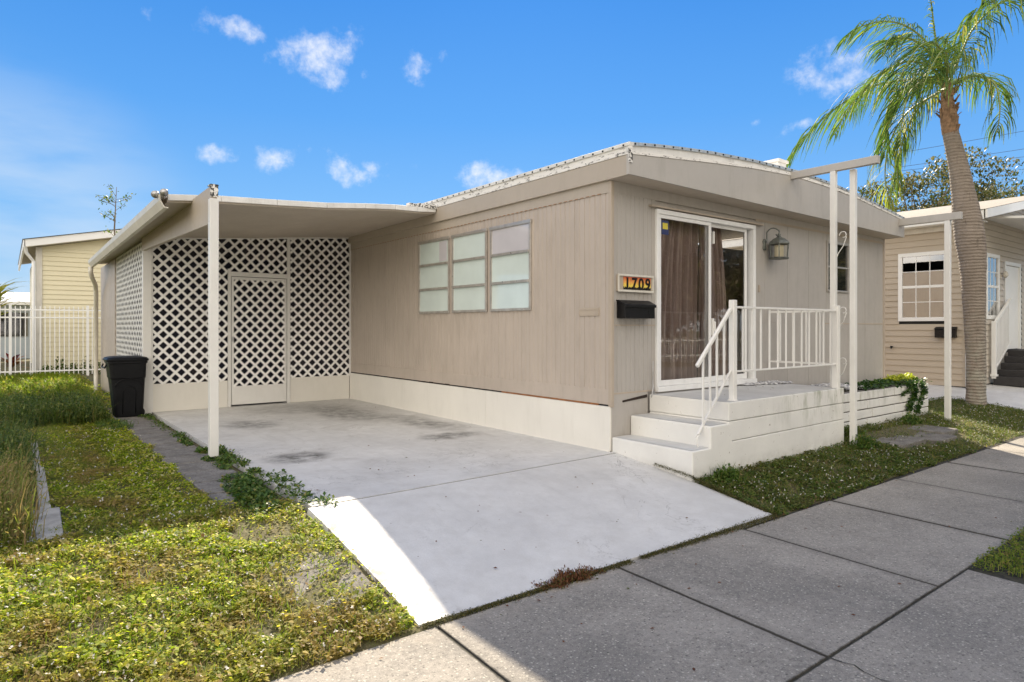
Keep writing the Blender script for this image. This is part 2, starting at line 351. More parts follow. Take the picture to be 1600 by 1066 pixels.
nz=wn('ShaderNodeTexNoise'); nt.links.new(tc,nz.inputs['Vector']); nz.inputs['Scale'].default_value=17; nz.inputs['Detail'].default_value=9; nz.inputs['Roughness'].default_value=.62
nzv=wn('ShaderNodeTexNoise'); nt.links.new(tc,nzv.inputs['Vector']); nzv.inputs['Scale'].default_value=8; nzv.inputs['Detail'].default_value=5
wv=wn('ShaderNodeVectorMath',operation='SUBTRACT'); nt.links.new(nzv.outputs['Color'],wv.inputs[0]); wv.inputs[1].default_value=(.5,.5,.5)
wv2=wn('ShaderNodeVectorMath',operation='SCALE'); nt.links.new(wv.outputs[0],wv2.inputs[0]); wv2.inputs[3].default_value=.07
wv3=wn('ShaderNodeVectorMath',operation='ADD'); nt.links.new(tc,wv3.inputs[0]); nt.links.new(wv2.outputs[0],wv3.inputs[1]); P_=wv3.outputs[0]
for (u,v,ru,rv,k) in CL:
    c=cloud_dir(u,v); h=Vector((0,0,1)).cross(c).normalized(); w=c.cross(h).normalized()
    sc=1013/ c.dot(Vector((.6147,.7886,0)))
    d1=wn('ShaderNodeVectorMath',operation='DOT_PRODUCT'); nt.links.new(P_,d1.inputs[0]); d1.inputs[1].default_value=h
    d2=wn('ShaderNodeVectorMath',operation='DOT_PRODUCT'); nt.links.new(P_,d2.inputs[0]); d2.inputs[1].default_value=w
    d3=wn('ShaderNodeVectorMath',operation='DOT_PRODUCT'); nt.links.new(P_,d3.inputs[0]); d3.inputs[1].default_value=c
    o1=h.dot(c); a=wm('MULTIPLY',wm('SUBTRACT',d1.outputs['Value'],o1),1013/ru*.95); b=wm('MULTIPLY',d2.outputs['Value'],1013/rv*.95)
    d=wm('ADD',wm('MULTIPLY',a,a),wm('MULTIPLY',b,b))
    mm=wm('MULTIPLY',wm('MAXIMUM',wm('SUBTRACT',1,wm('MULTIPLY',d,.5)),0),k)
    mm=wm('MULTIPLY',mm,wm('GREATER_THAN',d3.outputs['Value'],0))
    acc=mm if acc is None else wm('MAXIMUM',acc,mm)
dens=wm('ADD',wm('SUBTRACT',acc,.52),wm('MULTIPLY',wm('SUBTRACT',nz.outputs['Fac'],.5),2.7))
dens=wm('MULTIPLY',dens,wm('MINIMUM',wm('MULTIPLY',acc,3),1))
mr=wn('ShaderNodeMapRange'); mr.interpolation_type='SMOOTHSTEP'; wl(dens,mr.inputs[0]); mr.inputs[1].default_value=.02; mr.inputs[2].default_value=1.0; mr.inputs[4].default_value=.95
sx=wn('ShaderNodeSeparateXYZ'); nt.links.new(tc,sx.inputs[0])
ramp=wn('ShaderNodeValToRGB'); nt.links.new(sx.outputs[2],ramp.inputs[0])
els=ramp.color_ramp.elements
for i,(p,c) in enumerate(((0,(.68,.86,1.02)),(.06,(.52,.80,1.08)),(.16,(.30,.66,1.12)),(.30,(.15,.50,1.10)),(.46,(.07,.36,1.0)),(1,(.03,.19,.62)))):
    e_=els[i] if i<2 else els.new(p)
    e_.position=p; e_.color=c+(1,)
els=sorted(els,key=lambda e:e.position)
gr=wn('ShaderNodeVectorMath',operation='SCALE'); nt.links.new(ramp.outputs[0],gr.inputs[0]); gr.inputs[3].default_value=2.05
ns=wn('ShaderNodeVectorMath',operation='MULTIPLY'); nt.links.new(sky.outputs[0],ns.inputs[0]); ns.inputs[1].default_value=(.014,.03,.055)
gs=wn('ShaderNodeVectorMath',operation='ADD'); nt.links.new(gr.outputs[0],gs.inputs[0]); nt.links.new(ns.outputs[0],gs.inputs[1])
cm=wn('ShaderNodeMix',data_type='RGBA'); wl(mr.outputs[0],cm.inputs[0])
nt.links.new(gs.outputs[0],cm.inputs[6]); cm.inputs[7].default_value=(3.0,3.02,3.1,1)
# thin pale haze low in the left of the sky
hd=wn('ShaderNodeVectorMath',operation='DOT_PRODUCT'); nt.links.new(tc,hd.inputs[0]); hd.inputs[1].default_value=cloud_dir(-60,450)
hr=wn('ShaderNodeMapRange'); hr.interpolation_type='SMOOTHSTEP'; wl(hd.outputs['Value'],hr.inputs[0]); hr.inputs[1].default_value=.95; hr.inputs[2].default_value=1.0; hr.inputs[4].default_value=.5
hmap=wn('ShaderNodeMapping'); nt.links.new(tc,hmap.inputs['Vector']); hmap.inputs['Scale'].default_value=(1,1,3.5)
hn=wn('ShaderNodeTexNoise'); nt.links.new(hmap.outputs[0],hn.inputs['Vector']); hn.inputs['Scale'].default_value=5; hn.inputs['Detail'].default_value=6
hf=wm('MULTIPLY',hr.outputs[0],wm('MINIMUM',wm('MAXIMUM',wm('MULTIPLY',wm('SUBTRACT',hn.outputs['Fac'],.36),4),0),1))
hm=wn('ShaderNodeMix',data_type='RGBA'); wl(hf,hm.inputs[0]); nt.links.new(cm.outputs[2],hm.inputs[6]); hm.inputs[7].default_value=(2.0,2.35,2.75,1)
# broken bank of bright cloud added out of view behind the camera, filling shade
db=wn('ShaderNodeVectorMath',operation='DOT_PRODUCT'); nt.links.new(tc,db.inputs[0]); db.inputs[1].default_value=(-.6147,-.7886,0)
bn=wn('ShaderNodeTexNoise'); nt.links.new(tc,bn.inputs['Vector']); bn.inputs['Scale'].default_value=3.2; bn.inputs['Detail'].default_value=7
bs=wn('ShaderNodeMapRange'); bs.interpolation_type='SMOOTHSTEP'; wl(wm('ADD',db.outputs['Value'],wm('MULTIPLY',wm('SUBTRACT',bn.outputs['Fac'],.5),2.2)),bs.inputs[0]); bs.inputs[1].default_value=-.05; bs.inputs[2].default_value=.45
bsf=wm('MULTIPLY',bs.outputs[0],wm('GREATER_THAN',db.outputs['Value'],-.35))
cb=wn('ShaderNodeMix',data_type='RGBA'); wl(bsf,cb.inputs[0]); nt.links.new(hm.outputs[2],cb.inputs[6]); cb.inputs[7].default_value=FILL_CLOUDBANK
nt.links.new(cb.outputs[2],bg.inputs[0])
sd=bpy.data.lights.new('sun','SUN'); sd.energy=4.9; sd.angle=math.radians(.5); sd.color=(1,.87,.68)
so=bpy.data.objects.new('sun',sd); COL.objects.link(so); so.location=(0,0,20)
so.rotation_euler=Vector((.9,1.11,1)).to_track_quat('Z','Y').to_euler()
cd=bpy.data.cameras.new('camera'); co=bpy.data.objects.new('camera',cd); COL.objects.link(co); S.camera=co
co.location=(-5.376,-5.077,1.4); co.rotation_euler=(math.pi/2,0,-math.atan2(.6147,.7886))
cd.sensor_width=36; cd.lens=36*1013/1600; cd.shift_y=-21/1600; cd.clip_end=2000; cd.clip_start=.05
S.view_settings.view_transform='Standard'; S.view_settings.look='None'; S.view_settings.exposure=1.22; S.view_settings.gamma=1
S.cycles.max_bounces=8; S.cycles.transparent_max_bounces=16

# ------------------------------------------------------------------ ground
def gz(x,y):
    """natural ground height"""
    if y>=-.1: z=-.05
    elif y>-1.1: z=-.05-.10*(-.1-y)
    elif y>-1.95: z=-.15-.135*(-1.1-y)/.85
    else: z=-.285
    return z
xs=[-200,-60,-30,-15,-9,-7,-5,-3.6,-3.3,0,3.4,6,8,9.8,11,14,20,40,90,300]; ys=[-200,-60,-30,-12,-5,-2.6,-1.95,-1.1,-.1,.5,3,8,14,20,30,60,300]
g=MB()
for y in ys:
    for x in xs:
        z=gz(x,y) if -9<=x<=20 and y>-5 else (-.05 if y>=0 else -.33)
        if -3.6<x<3.4 and y<-1.0: z-=.06
        if -3.6<x<9 and y>-.2: z=-.09
        if x>9.7 and y>-2: z=min(z,-.26)
        if y<-1.9 and y>-5.5: z=-.33
        g.v.append((x,y,z))
nx=len(xs)
for j in range(len(ys)-1):
    for i in range(nx-1): g.f.append((j*nx+i,j*nx+i+1,(j+1)*nx+i+1,(j+1)*nx+i))
tag(g.build('ground',M['soil']),kind='structure')
# fill sheet of lawn earth following the slope (left yard and strip in front)
def earth(x0,x1,y0,y1,n,m,seed):
    r=random.Random(seed); q=MB()
    for j in range(m+1):
        for i in range(n+1):
            x=x0+(x1-x0)*i/n; y=y0+(y1-y0)*j/m; q.v.append((x,y,gz(x,y)+r.uniform(-.008,.01)))
    for j in range(m):
        for i in range(n): q.f.append((j*(n+1)+i,j*(n+1)+i+1,(j+1)*(n+1)+i+1,(j+1)*(n+1)+i))
    return q
q=earth(-9,-3.53,-1.95,18,40,120,1)
n0=len(q.v); q2=earth(-.0,9.93,-1.98,-.06,60,20,2); q.add(q2.v,q2.f)
tag(q.build('lawn_soil',M['soil'],smooth=True),kind='structure')
# carport slab + apron
dr=MB()
XL=-3.49
def slab(mb,x0,x1,rows,th=.12,skew=0):
    # rows: list of (y,z)
    for (ya,za),(yb,zb) in zip(rows,rows[1:]):
        mb.hexa([(x0,ya,za-th),(x1,ya,za-th),(x1,yb,zb-th),(x0,yb,zb-th)],[(x0,ya,za),(x1,ya,za),(x1,yb,zb),(x0,yb,zb)])
dr=MB()
dr.add([(XL,-.115,-.12),(0,-.07,-.12),(0,7.6,-.12),(-3.47,7.6,-.12),(XL,-.115,0),(0,-.07,0),(0,7.6,0),(-3.47,7.6,0)],[(3,2,1,0),(4,5,6,7),(0,1,5,4),(1,2,6,5),(2,3,7,6),(3,0,4,7)])
rows=[(-1.91,-.262),(-1.6,-.207),(-1.1,-.130),(-.6,-.058),(-.135,-.002)]
V=[];Fc=[]
for y,z in rows:
    yl=y if y>-1.8 else -1.90
    yr=y+.045 if y>-1 else (y if y>-1.8 else -1.95)
    V+=[(-3.56+.03*(y+1.9)/1.8,yl,z),(.0,yr,z),(-3.56,yl,z-.12),(.0,yr,z-.12)]
for i in range(len(rows)-1):
    a=i*4;b=a+4
    Fc+=[(a,a+1,b+1,b),(a,b,b+2,a+2),(a+1,a+3,b+3,b+1)]
Fc+=[(0,2,3,1)]; dr.add(V,Fc)
tag(dr.build('driveway',M['drive']),kind='structure')
j=MB(); j.add([(-3.49,-.140,-.0055),(0,-.096,-.0055),(0,-.065,-.0055),(-3.49,-.108,-.0055)],[(0,1,2,3)]); tag(j.build('driveway_joint',M['joint']),kind='structure')
# sidewalk panels
sw=MB(); cuts=[-3.48+1.463*k for k in range(-4,15)]
def pan(x0,x1,y0,y1,z=-.27,sk=.075,gp=.0075):
    L=lambda x,y:(x+sk*(y+2)/1.5,y)
    a=[L(x0+gp,y0),L(x1-gp,y0),L(x1-gp,y1),L(x0+gp,y1)]
    dz=random.uniform(-.003,.003)
    sw.hexa([(p[0],p[1],z-.1) for p in a],[(p[0],p[1],z+dz) for p in a])
for a,b in zip(cuts,cuts[1:]):
    yn=-1.955 if b<.5 else -2.03-.03*(a)/4
    pan(a,b,-3.464,max(yn,-2.2))
pan(-6.4,-.06,-6.2,-3.481)
tag(sw.build('sidewalk',M['walk'],bevel=.004),kind='structure')
ck=MB(); rc=random.Random(12); pts=[(-2.10,-3.47)]
while pts[-1][1]>-4.6: pts.append((pts[-1][0]+rc.uniform(-.03,.045),pts[-1][1]-rc.uniform(.04,.09)))
for (a,b_) in zip(pts,pts[1:]):
    w_=rc.uniform(.002,.005); ck.add([(a[0]-w_,a[1],-.2655),(b_[0]-w_,b_[1],-.2655),(b_[0]+w_,b_[1],-.2655),(a[0]+w_,a[1],-.2655)],[(0,1,2,3)])
tag(ck.build('sidewalk_crack',M['joint']),kind='structure')
jj=MB(); jj.box(-9,17,-6.2,-1.99,-.33,-.2785); tag(jj.build('joint_bed',M['joint']),kind='structure')
ap=earth(-.22,17,-4.9,-3.475,60,12,5)
ap.v=[(x,y,-.284+random.uniform(-.008,.006)) for x,y,z in ap.v]
tag(ap.build('verge_soil',M['soil'],smooth=True),kind='structure')
r=MB(); r.box(-200,300,-13,-6.2,-.4,-.31); tag(r.build('road',M['asphalt']),kind='structure')
# neighbour driveway
nd=MB()
def nz_(x,y):
    return -.10+.13*(min(x,11.5)-9.9)+.044*(min(y,1.36)-1.36)-(max(0,-.9-y)*.12)
V=[];gx=[9.9,10.7,11.5,13,17,24]; gy=[-1.98,-1.5,-.9,0,1.36,6,16]
for y in gy:
    for x in gx: V.append((x,y,max(nz_(x,y),-.27)))
nn=len(V); V+=[(x,y,z-.15) for x,y,z in V]; Fn=[]
for jx in range(len(gy)-1):
    for i in range(len(gx)-1): Fn.append((jx*6+i,jx*6+i+1,(jx+1)*6+i+1,(jx+1)*6+i))
for i in range(5): Fn.append((i,i+nn,i+1+nn,i+1))
for jx in range(6): Fn.append((jx*6,(jx+1)*6,(jx+1)*6+nn,jx*6+nn))
nd.add(V,Fn); tag(nd.build('neighbour_driveway',M['drive']),kind='structure')
# paver path along the carport slab
pv=MB(); y=7.15; k=0
while y>-1.3:
    ln=random.uniform(.42,.50)
    if not (-.12<y<.55):
        zt=gz(-4,y-ln/2)+(.028 if y>.5 else .006); o=random.uniform(-.015,.015)
        pv.hexa([(-4.04+o,y-ln,zt-.1),(-3.585,y-ln,zt-.1),(-3.585,y,zt-.1),(-4.04+o,y,zt-.1)],[(-4.04+o,y-ln,gz(-4,y-ln)+zt-gz(-4,y-ln/2)+random.uniform(-.004,.004)),(-3.585,y-ln,gz(-4,y-ln)+zt-gz(-4,y-ln/2)),(-3.585,y,gz(-4,y)+zt-gz(-4,y-ln/2)),(-4.04+o,y,gz(-4,y)+zt-gz(-4,y-ln/2))])
    y-=ln+.02
tag(pv.build('path',M['paver'],bevel=.006),kind='structure')

# ------------------------------------------------------------------ the mobile home
home=empty('mobile_home',(0,0,0),'beige ribbed metal mobile home with arched roof and white skirting behind the driveway','mobile home')
HX,HY=7.05,17.0
def ribbed(mb,a,b,fix,axis,z0,z1,pitch,off,depth=.0065,gw=.021,slope=None):
    """wall panel along axis 'y' (plane x=fix, facing -x) or 'x' (plane y=fix, facing -y) with vertical grooves"""
    pr=[]; s=a; k=0
    pts=[(a,0)]
    p=math.floor(a/pitch)*pitch+off
    while p<a+.02: p+=pitch
    while p<b-.02:
        w=gw*(1 if k%2 else .7); pts+=[(p-w/2,0),(p-w/4,depth),(p+w/4,depth),(p+w/2,0)]; p+=pitch; k+=1
    pts.append((b,0))
    n=len(pts); vs=[]
    for zz in (z0,z1):
        for s,d in pts: vs.append((fix+d,s,zz) if axis=='y' else (s,fix+d,zz))
    fs=[(i,i+1,n+i+1,n+i) if axis=='x' else (i,n+i,n+i+1,i+1) for i in range(n-1)]
    mb.add(vs,fs)
w=MB(); ribbed(w,0,7.3,0,'y',.70,2.93,.085,0); 
w.box(0,.1,7.3,HY,.5,3.0)
w.build('side_wall',M['siding'],home)
w=MB(); w.box(.012,.1,.03,7.3,.5,3.0); w.build('wall_core',M['dark'],home)
# bottom trim, top frieze of side wall
w=MB(); w.box(-.006,.012,.02,7.3,.525,.70); w.build('bottom_trim',M['siding'],home,bevel=.003)
w=MB(); w.box(-.010,.012,.0,7.3,2.925,3.07); w.build('frieze_board',M['fascia_side'],home,bevel=.003)
w=MB()
y=.15
while y<7.2:
    w.box(-.0125,-.004,y,y+.055,2.928,2.934); y+=.095
w.build('stapled_seam',M['rust'],home)
w=MB(); w.box(-.018,.03,-.018,.03,.5,3.05); w.build('corner_trim',M['trim'],home,bevel=.004)
# skirt
w=MB(); w.box(-.022,.04,.0,2.4,-.02,.505); w.box(-.022,.04,2.404,4.85,-.02,.505); w.box(-.022,.04,4.854,7.3,-.02,.505); w.box(-.028,.04,.0,7.3,-.02,.012)
w.build('skirting',M['skirt'],home,bevel=.002)
w=MB()
for i in range(16):
    y0=.20+i*.115; w.box(-.012,.02,y0,y0+.115,.508,.524+random.uniform(-.003,.003))
w.build('exposed_wood_strip',M['rust'],home)
w=MB()
for i in range(8):
    y0=3.38+i*.12; w.box(-.010,.02,y0,y0+.12,.508,.523+random.uniform(0,.012))
w.build('gap_under_siding',M['darkwood'],home)
# front wall, facing the street
w=MB(); ribbed(w,0.02,.76,0,'x',.66,2.93,.075,.02)
w.build('front_wall_ribbed',M['siding_front'],home)
w=MB()
w.box(.035,.76,.02,.1,-.05,3.0); w.box(.76,2.90,.0,.1,2.83,2.90); w.box(.76,2.90,.02,.1,2.90,3.0); w.box(.76,2.90,.0,.1,.3,.63)
seams=[2.90,3.155,3.765,4.385,4.94,5.68,6.3,HX]
def pnl(x0,x1,z0,z1): w.box(x0+.003,x1-.003,.0,.05,z0+.002,z1-.002)
for a,b in zip(seams,seams[1:]):
    if b<=5.0 or a>=5.6:
        pnl(a,b,1.47,2.90) if b<=4.4 or a>4.9 else pnl(a,b,1.47,2.90)
        pnl(a,b,.35,1.47)
    else:
        pnl(a,b,1.98,2.90) if False else None
        w.box(a+.003,b-.003,.0,.05,.35,1.97); w.box(a+.003,b-.003,0,.05,2.78,2.90)
w.box(2.90,HX-.001,.01,.1,.3,3.0)
w.build('front_wall',M['siding_front'],home,bevel=.002)
for q_ in ((4.9,HX-.04,-.004,.01,1.455,1.475),(.02,.755,-.006,.018,.64,.66),(.02,.755,-.004,.01,1.42,1.435),(2.91,HX-.05,-.006,-.001,2.895,2.93)):
    w=MB(); w.box(*q_); w.build('seam_trim',M['trim'],home,bevel=.002)
w=MB(); w.box(HX-.04,HX+.012,-.012,.03,.3,2.98); w.build('corner_trim',M['trim'],home,bevel=.002)
pass
w=MB(); w.box(.0,.62,-.004,.02,-.1,.64); w.build('front_skirt_panel',M['siding_front'],home,bevel=.002)
w=MB(); w.hexa([(.18,-.012,.545),(.60,-.012,.575),(.60,.0,.575),(.18,0,.545)],[(.18,-.012,.565),(.60,-.012,.61),(.60,.0,.61),(.18,0,.565)]); w.build('rotten_crack',M['darkwood'],home)
w=MB(); w.box(HX-.1,HX,.1,HY,-.1,3.05); w.box(.1,HX-.1,HY-.1,HY,-.1,3.05); w.build('rear_walls',M['siding'],home)
w=MB(); w.box(.1,HX-.1,.1,HY-.1,.55,.63); w.build('floor_deck',M['dark'],home)
w=MB(); w.box(.12,HX-.12,2.6,2.65,.63,3.0); w.build('inner_partition',M['trim'],home)
# porch-side roof overhang: fascia, soffit, bow roof
arc=[(-.06,3.405),(.35,3.455),(.8,3.50),(1.4,3.55),(2.4,3.60),(3.5,3.62),(4.4,3.585),(5.1,3.535),(6.0,3.45),(7.09,3.33)]
tanT=[(-.06,3.285),(1.46,3.42),(2.4,3.49),(3.3,3.53),(4.3,3.51),(5.3,3.455),(7.09,3.28)]
def lerp(tb,x):
    for (a,za),(b,zb) in zip(tb,tb[1:]):
        if x<=b: return za+(zb-za)*(x-a)/(b-a)
    return tb[-1][1]
def zb(x): return 3.065-.075*(x+.06)/7
N=48; X=[-.06+7.15*i/N for i in range(N+1)]
def prof(mb,y0,y1,lo,hi,j0=0,j1=None):
    for a,b in zip(X,X[1:]):
        mb.hexa([(a,y0,lo(a)),(b,y0,lo(b)),(b,y1,lo(b)),(a,y1,lo(a))],[(a,y0,hi(a)),(b,y0,hi(b)),(b,y1,hi(b)),(a,y1,hi(a))])
def strip(y0,y1,lo,hi,name,m,bev=0):
    vs=[];fs=[];n=len(X)
    for yy in (y0,y1):
        for zf in (lo,hi):
            for x in X: vs.append((x,yy,zf(x)))
    for i in range(n-1):
        fs+=[(i,i+1,n+i+1,n+i),(2*n+i,3*n+i,3*n+i+1,2*n+i+1),(n+i,n+i+1,3*n+i+1,3*n+i),(i,2*n+i,2*n+i+1,i+1)]
    fs+=[(0,n,3*n,2*n),(n-1,3*n-1,4*n-1,2*n-1)]
    mb=MB(); mb.add(vs,fs); o=mb.build(name,m,home,bevel=bev); return o
rj=random.Random(3)
jag=[rj.uniform(-.006,.008) for _ in X]
tt=lambda x:lerp(tanT,x)
strip(-.32,-.28,zb,lambda x:tt(x)-.005,'front_fascia',M['fascia'])
strip(-.328,-.288,lambda x:tt(x)-.002,lambda x:min(tt(x)+.032,lerp(arc,x)-.02)+jag[int(abs(x)*6)%48],'white_coating_edge',M['peel'])
strip(-.316,-.27,lambda x:min(tt(x)+.02,lerp(arc,x)-.03),lambda x:lerp(arc,x)-.018,'upper_fascia',M['roofwhite'])
strip(-.334,-.25,lambda x:lerp(arc,x)-.03,lambda x:lerp(arc,x)+.004,'roof_edge_flashing',M['flash'])
# roof sheet
vs=[];n=len(X)
for yy in (-.33,HY+.3):
    for x in X: vs.append((x,yy,lerp(arc,x)+.002))
mb=MB(); mb.add(vs,[(i,i+1,n+i+1,n+i) for i in range(n-1)]); mb.build('roof_sheet',M['roofwhite'],home)
w=MB(); w.add([(-.06,-.3,3.064),(HX+.04,-.3,2.99),(HX+.04,.05,2.985),(-.06,.05,3.06)],[(0,3,2,1)])
w.v+= []; w.build('soffit',M['soffit'],home)
w=MB(); w.box(.0,HX,-.02,.0,2.99,3.0); 
# sloping frieze closing the wall under the soffit
w=MB(); w.hexa([(.0,-.003,2.93),(HX,-.003,2.90),(HX,.05,2.90),(.0,.05,2.93)],[(.0,-.003,3.062),(HX,-.003,2.988),(HX,.05,2.988),(.0,.05,3.062)]); w.build('front_frieze',M['siding_front'],home)
w=MB()
for i in range(44):
    x=.02+i*.163; zz=lerp(arc,x)-.013; w.box(x-.009,x+.009,-.342,-.333,zz-.010,zz+.008)
w.build('rivets_front',M['black'],home)
# side fascia
w=MB(); w.box(-.05,-.006,-.279,HY,3.062,3.285); w.build('side_fascia',M['fascia_side'],home,bevel=.003)
w=MB(); w.box(-.058,-.006,-.325,HY,3.287,3.325); w.build('side_coating_edge',M['peel'],home)
w=MB(); w.box(-.054,-.006,-.318,HY,3.325,3.372); w.build('side_peeling_band',M['peel'],home)
w=MB(); w.box(-.072,-.0,-.336,HY,3.372,3.412); w.build('side_flashing',M['roofwhite'],home,bevel=.004)
w=MB()
for i in range(46):
    y=-.25+i*.155; w.box(-.080,-.071,y-.009,y+.009,3.378,3.395)
w.build('rivets_side',M['black'],home)
w=MB(); w.box(-.066,-.02,-.336,-.315,3.19,3.37); w.build('peeling_corner_patch',M['peel2'],home)
w=MB(); w.box(4.77,5.03,.72,.98,3.5,4.17); w.box(4.74,5.06,.69,1.01,4.17,4.22); w.build('roof_vent_box',M['whitepaint'],home,bevel=.01)
# --- three awning windows on the side wall
def win(y0,y1,panes,proud=.028):
    f=MB(); z0,z1=1.625,2.795; t_=.035
    x0,x1=-proud,.004
    f.box(x0,x1,y0,y1,z0,z0+t_); f.box(x0-.006,x1,y0-.01,y1+.01,z1-t_,z1+.012); f.box(x0,x1,y0,y0+t_,z0+t_,z1-t_); f.box(x0,x1,y1-t_,y1,z0+t_,z1-t_)
    for k in (1,2):
        zz=z0+(z1-z0)*k/3; f.box(x0-.008,x1,y0+t_,y1-t_,zz-.018,zz+.016)
        f.box(x0-.012,x0-.004,y0+t_,y1-t_,zz-.022,zz-.014)
    fo=f.build('window',M['alu'],home,bevel=.003)
    for k in range(3):
        za=z0+(z1-z0)*k/3+(.016 if k else t_); zb_=z0+(z1-z0)*(k+1)/3-(.018 if k<2 else t_)
        p=MB(); tilt=random.uniform(.002,.008)
        p.add([(-.012-tilt,y0+t_,za),(-.012-tilt,y1-t_,za),(-.012,y1-t_,zb_),(-.012,y0+t_,zb_)],[(0,3,2,1)])
        p.build('pane',M[panes[k]],fo)
    if panes[2]=='mint' and y0>3:
        p=MB(); p.box(-.016,-.0125,y0+.08,y0+.30,z1-.36,z1-.05); p.build('lifted_film_corner',M['lilac'],fo)
win(3.36,4.29,['mint','mint','mint']); win(2.38,3.28,['mint','mint','mint']); win(1.40,2.29,['mint','mint','lilac'])
# --- sliding door
dx0,dx1,dz0,dz1=.76,2.88,.64,2.825
d=MB(); d.box(dx0,dx1,-.03,.09,dz1-.055,dz1); d.box(dx0,dx0+.045,-.03,.09,dz0+.05,dz1-.055); d.box(dx1-.06,dx1,-.03,.09,dz0+.05,dz1-.055); d.box(dx0,dx1,-.05,.09,dz0-.01,dz0+.05)
door=d.build('sliding_door',M['dooralu'],home,bevel=.003)
d=MB(); d.box(dx0-.12,dx1+.16,-.055,0,dz1+.012,dz1+.032); d.build('drip_cap',M['trim'],home,bevel=.002)
def leaf(x0,x1,y,nm):
    f=MB(); t_=.045; za,zc=dz0+.052,dz1-.057
    f.box(x0,x1,y,y+.03,za,za+.07); f.box(x0,x1,y,y+.03,zc-.045,zc); f.box(x0,x0+t_,y,y+.03,za+.07,zc-.045); f.box(x1-t_,x1,y,y+.03,za+.07,zc-.045)
    f.build('door_frame',M['dooralu'],door,bevel=.003)
    g_=MB(); g_.add([(x0+t_,y+.014,za+.07),(x1-t_,y+.014,za+.07),(x1-t_,y+.014,zc-.045),(x0+t_,y+.014,zc-.045)],[(0,1,2,3)]); g_.build('door_glass',M['glass'],door)
leaf(dx0+.047,1.86,-.015,'a'); leaf(1.80,dx1-.13,.03,'b')
h=MB(); h.box(1.93,1.955,-.0,.028,2.50,2.66); h.build('latch_bar',M['whitepaint'],door)
h=MB(); h.box(1.875,1.905,-.03,.028,1.30,1.52); h.box(1.895,1.92,-.045,-.03,1.34,1.48); h.build('door_handle',M['whitepaint'],door,bevel=.004)
h=MB(); h.box(dx0+.11,dx0+.245,-.006,-.002,2.53,2.70); M['sticker']=simple('blue_sticker',(.03,.04,.12),.4,.05); h.build('window_sticker',M['sticker'],door)
h=MB(); h.hexa([(dx0+.13,-.009,2.595),(dx0+.225,-.009,2.595),(dx0+.225,-.006,2.595),(dx0+.13,-.006,2.595)],[(dx0+.13,-.009,2.67),(dx0+.225,-.009,2.67),(dx0+.225,-.006,2.67),(dx0+.13,-.006,2.67)]); M['yel']=simple('yellow_print',(.6,.5,.06),.5,.2,60); h.build('sticker_shield',M['yel'],door)
def curtain(x0,x1,xt0,xt1,ph,nm):
    n=90; vs=[]; rows_=14
    r_=random.Random(ph)
    am=[r_.uniform(.4,1) for _ in range(20)]
    for j in range(rows_+1):
        v=j/rows_; z=.70+2.07*v
        for i in range(n+1):
            u=i/n; xa=x0+(xt0-x0)*v**2.5; xb=x1+(xt1-x1)*v**2.5
            f=u*9+ph; y=.19+.045*math.sin(f*2*math.pi)*am[int(u*18)%20]*(1.1-.4*v)+.02*math.sin(f*3.1+v*2)
            vs.append((xa+(xb-xa)*u,y,z))
    fs=[(j*(n+1)+i,j*(n+1)+i+1,(j+1)*(n+1)+i+1,(j+1)*(n+1)+i) for j in range(rows_) for i in range(n)]
    m_=MB(); m_.add(vs,fs); m_.build('curtain',M['curtain'],door,smooth=True)
curtain(.84,1.84,1.06,1.84,.2,'a'); curtain(1.86,2.48,1.86,2.36,.6,'b')
# --- small window near the right end
f=MB(); wx0,wx1,wz0,wz1=4.94,5.68,1.975,2.78
f.box(wx0,wx1,-.025,.03,wz0,wz0+.03); f.box(wx0-.01,wx1+.01,-.03,.03,wz1-.03,wz1+.01); f.box(wx0,wx0+.03,-.025,.03,wz0+.03,wz1-.03); f.box(wx1-.03,wx1,-.025,.03,wz0+.03,wz1-.03)
f.box(wx0+.03,wx1-.03,-.022,.02,2.365,2.39)
fo=f.build('window',M['alu'],home,bevel=.003); p=MB(); p.add([(wx0+.03,.0,wz0+.03),(wx1-.03,0,wz0+.03),(wx1-.03,.0,wz1-.03),(wx0+.03,.0,wz1-.03)],[(0,1,2,3)]); p.build('pane',M['darkglass'],fo)
p=MB(); p.box(2.985,3.015,-.018,0,1.90,2.0); p.build('doorbell',M['trim'],home,bevel=.003)
p=MB(); p.tube([(.68,-.03,.72),(.675,-.035,.9),(.685,-.03,1.0)],.006); p.tube([(.66,-.03,.52),(.64,-.05,.60),(.665,-.05,.72),(.69,-.04,.62),(.68,-.03,.52)],.008); p.tube([(.68,-.02,.3),(.68,-.02,.62)],.012); p.build('cable_loop',M['rope'],home)
# plate on the side wall
p=MB(); p.box(-.012,.006,.185,.515,1.605,1.63); p.box(-.012,.006,.185,.515,1.535,1.545); p.box(-.014,.006,.185,.2,1.545,1.605); p.box(-.014,.006,.5,.515,1.545,1.605); p.box(-.006,.006,.2,.5,1.545,1.605)
tag(p.build('wall_plate',M['trim'],bevel=.002),'small empty tan name plate holder on the ribbed side wall left of the corner','plate')

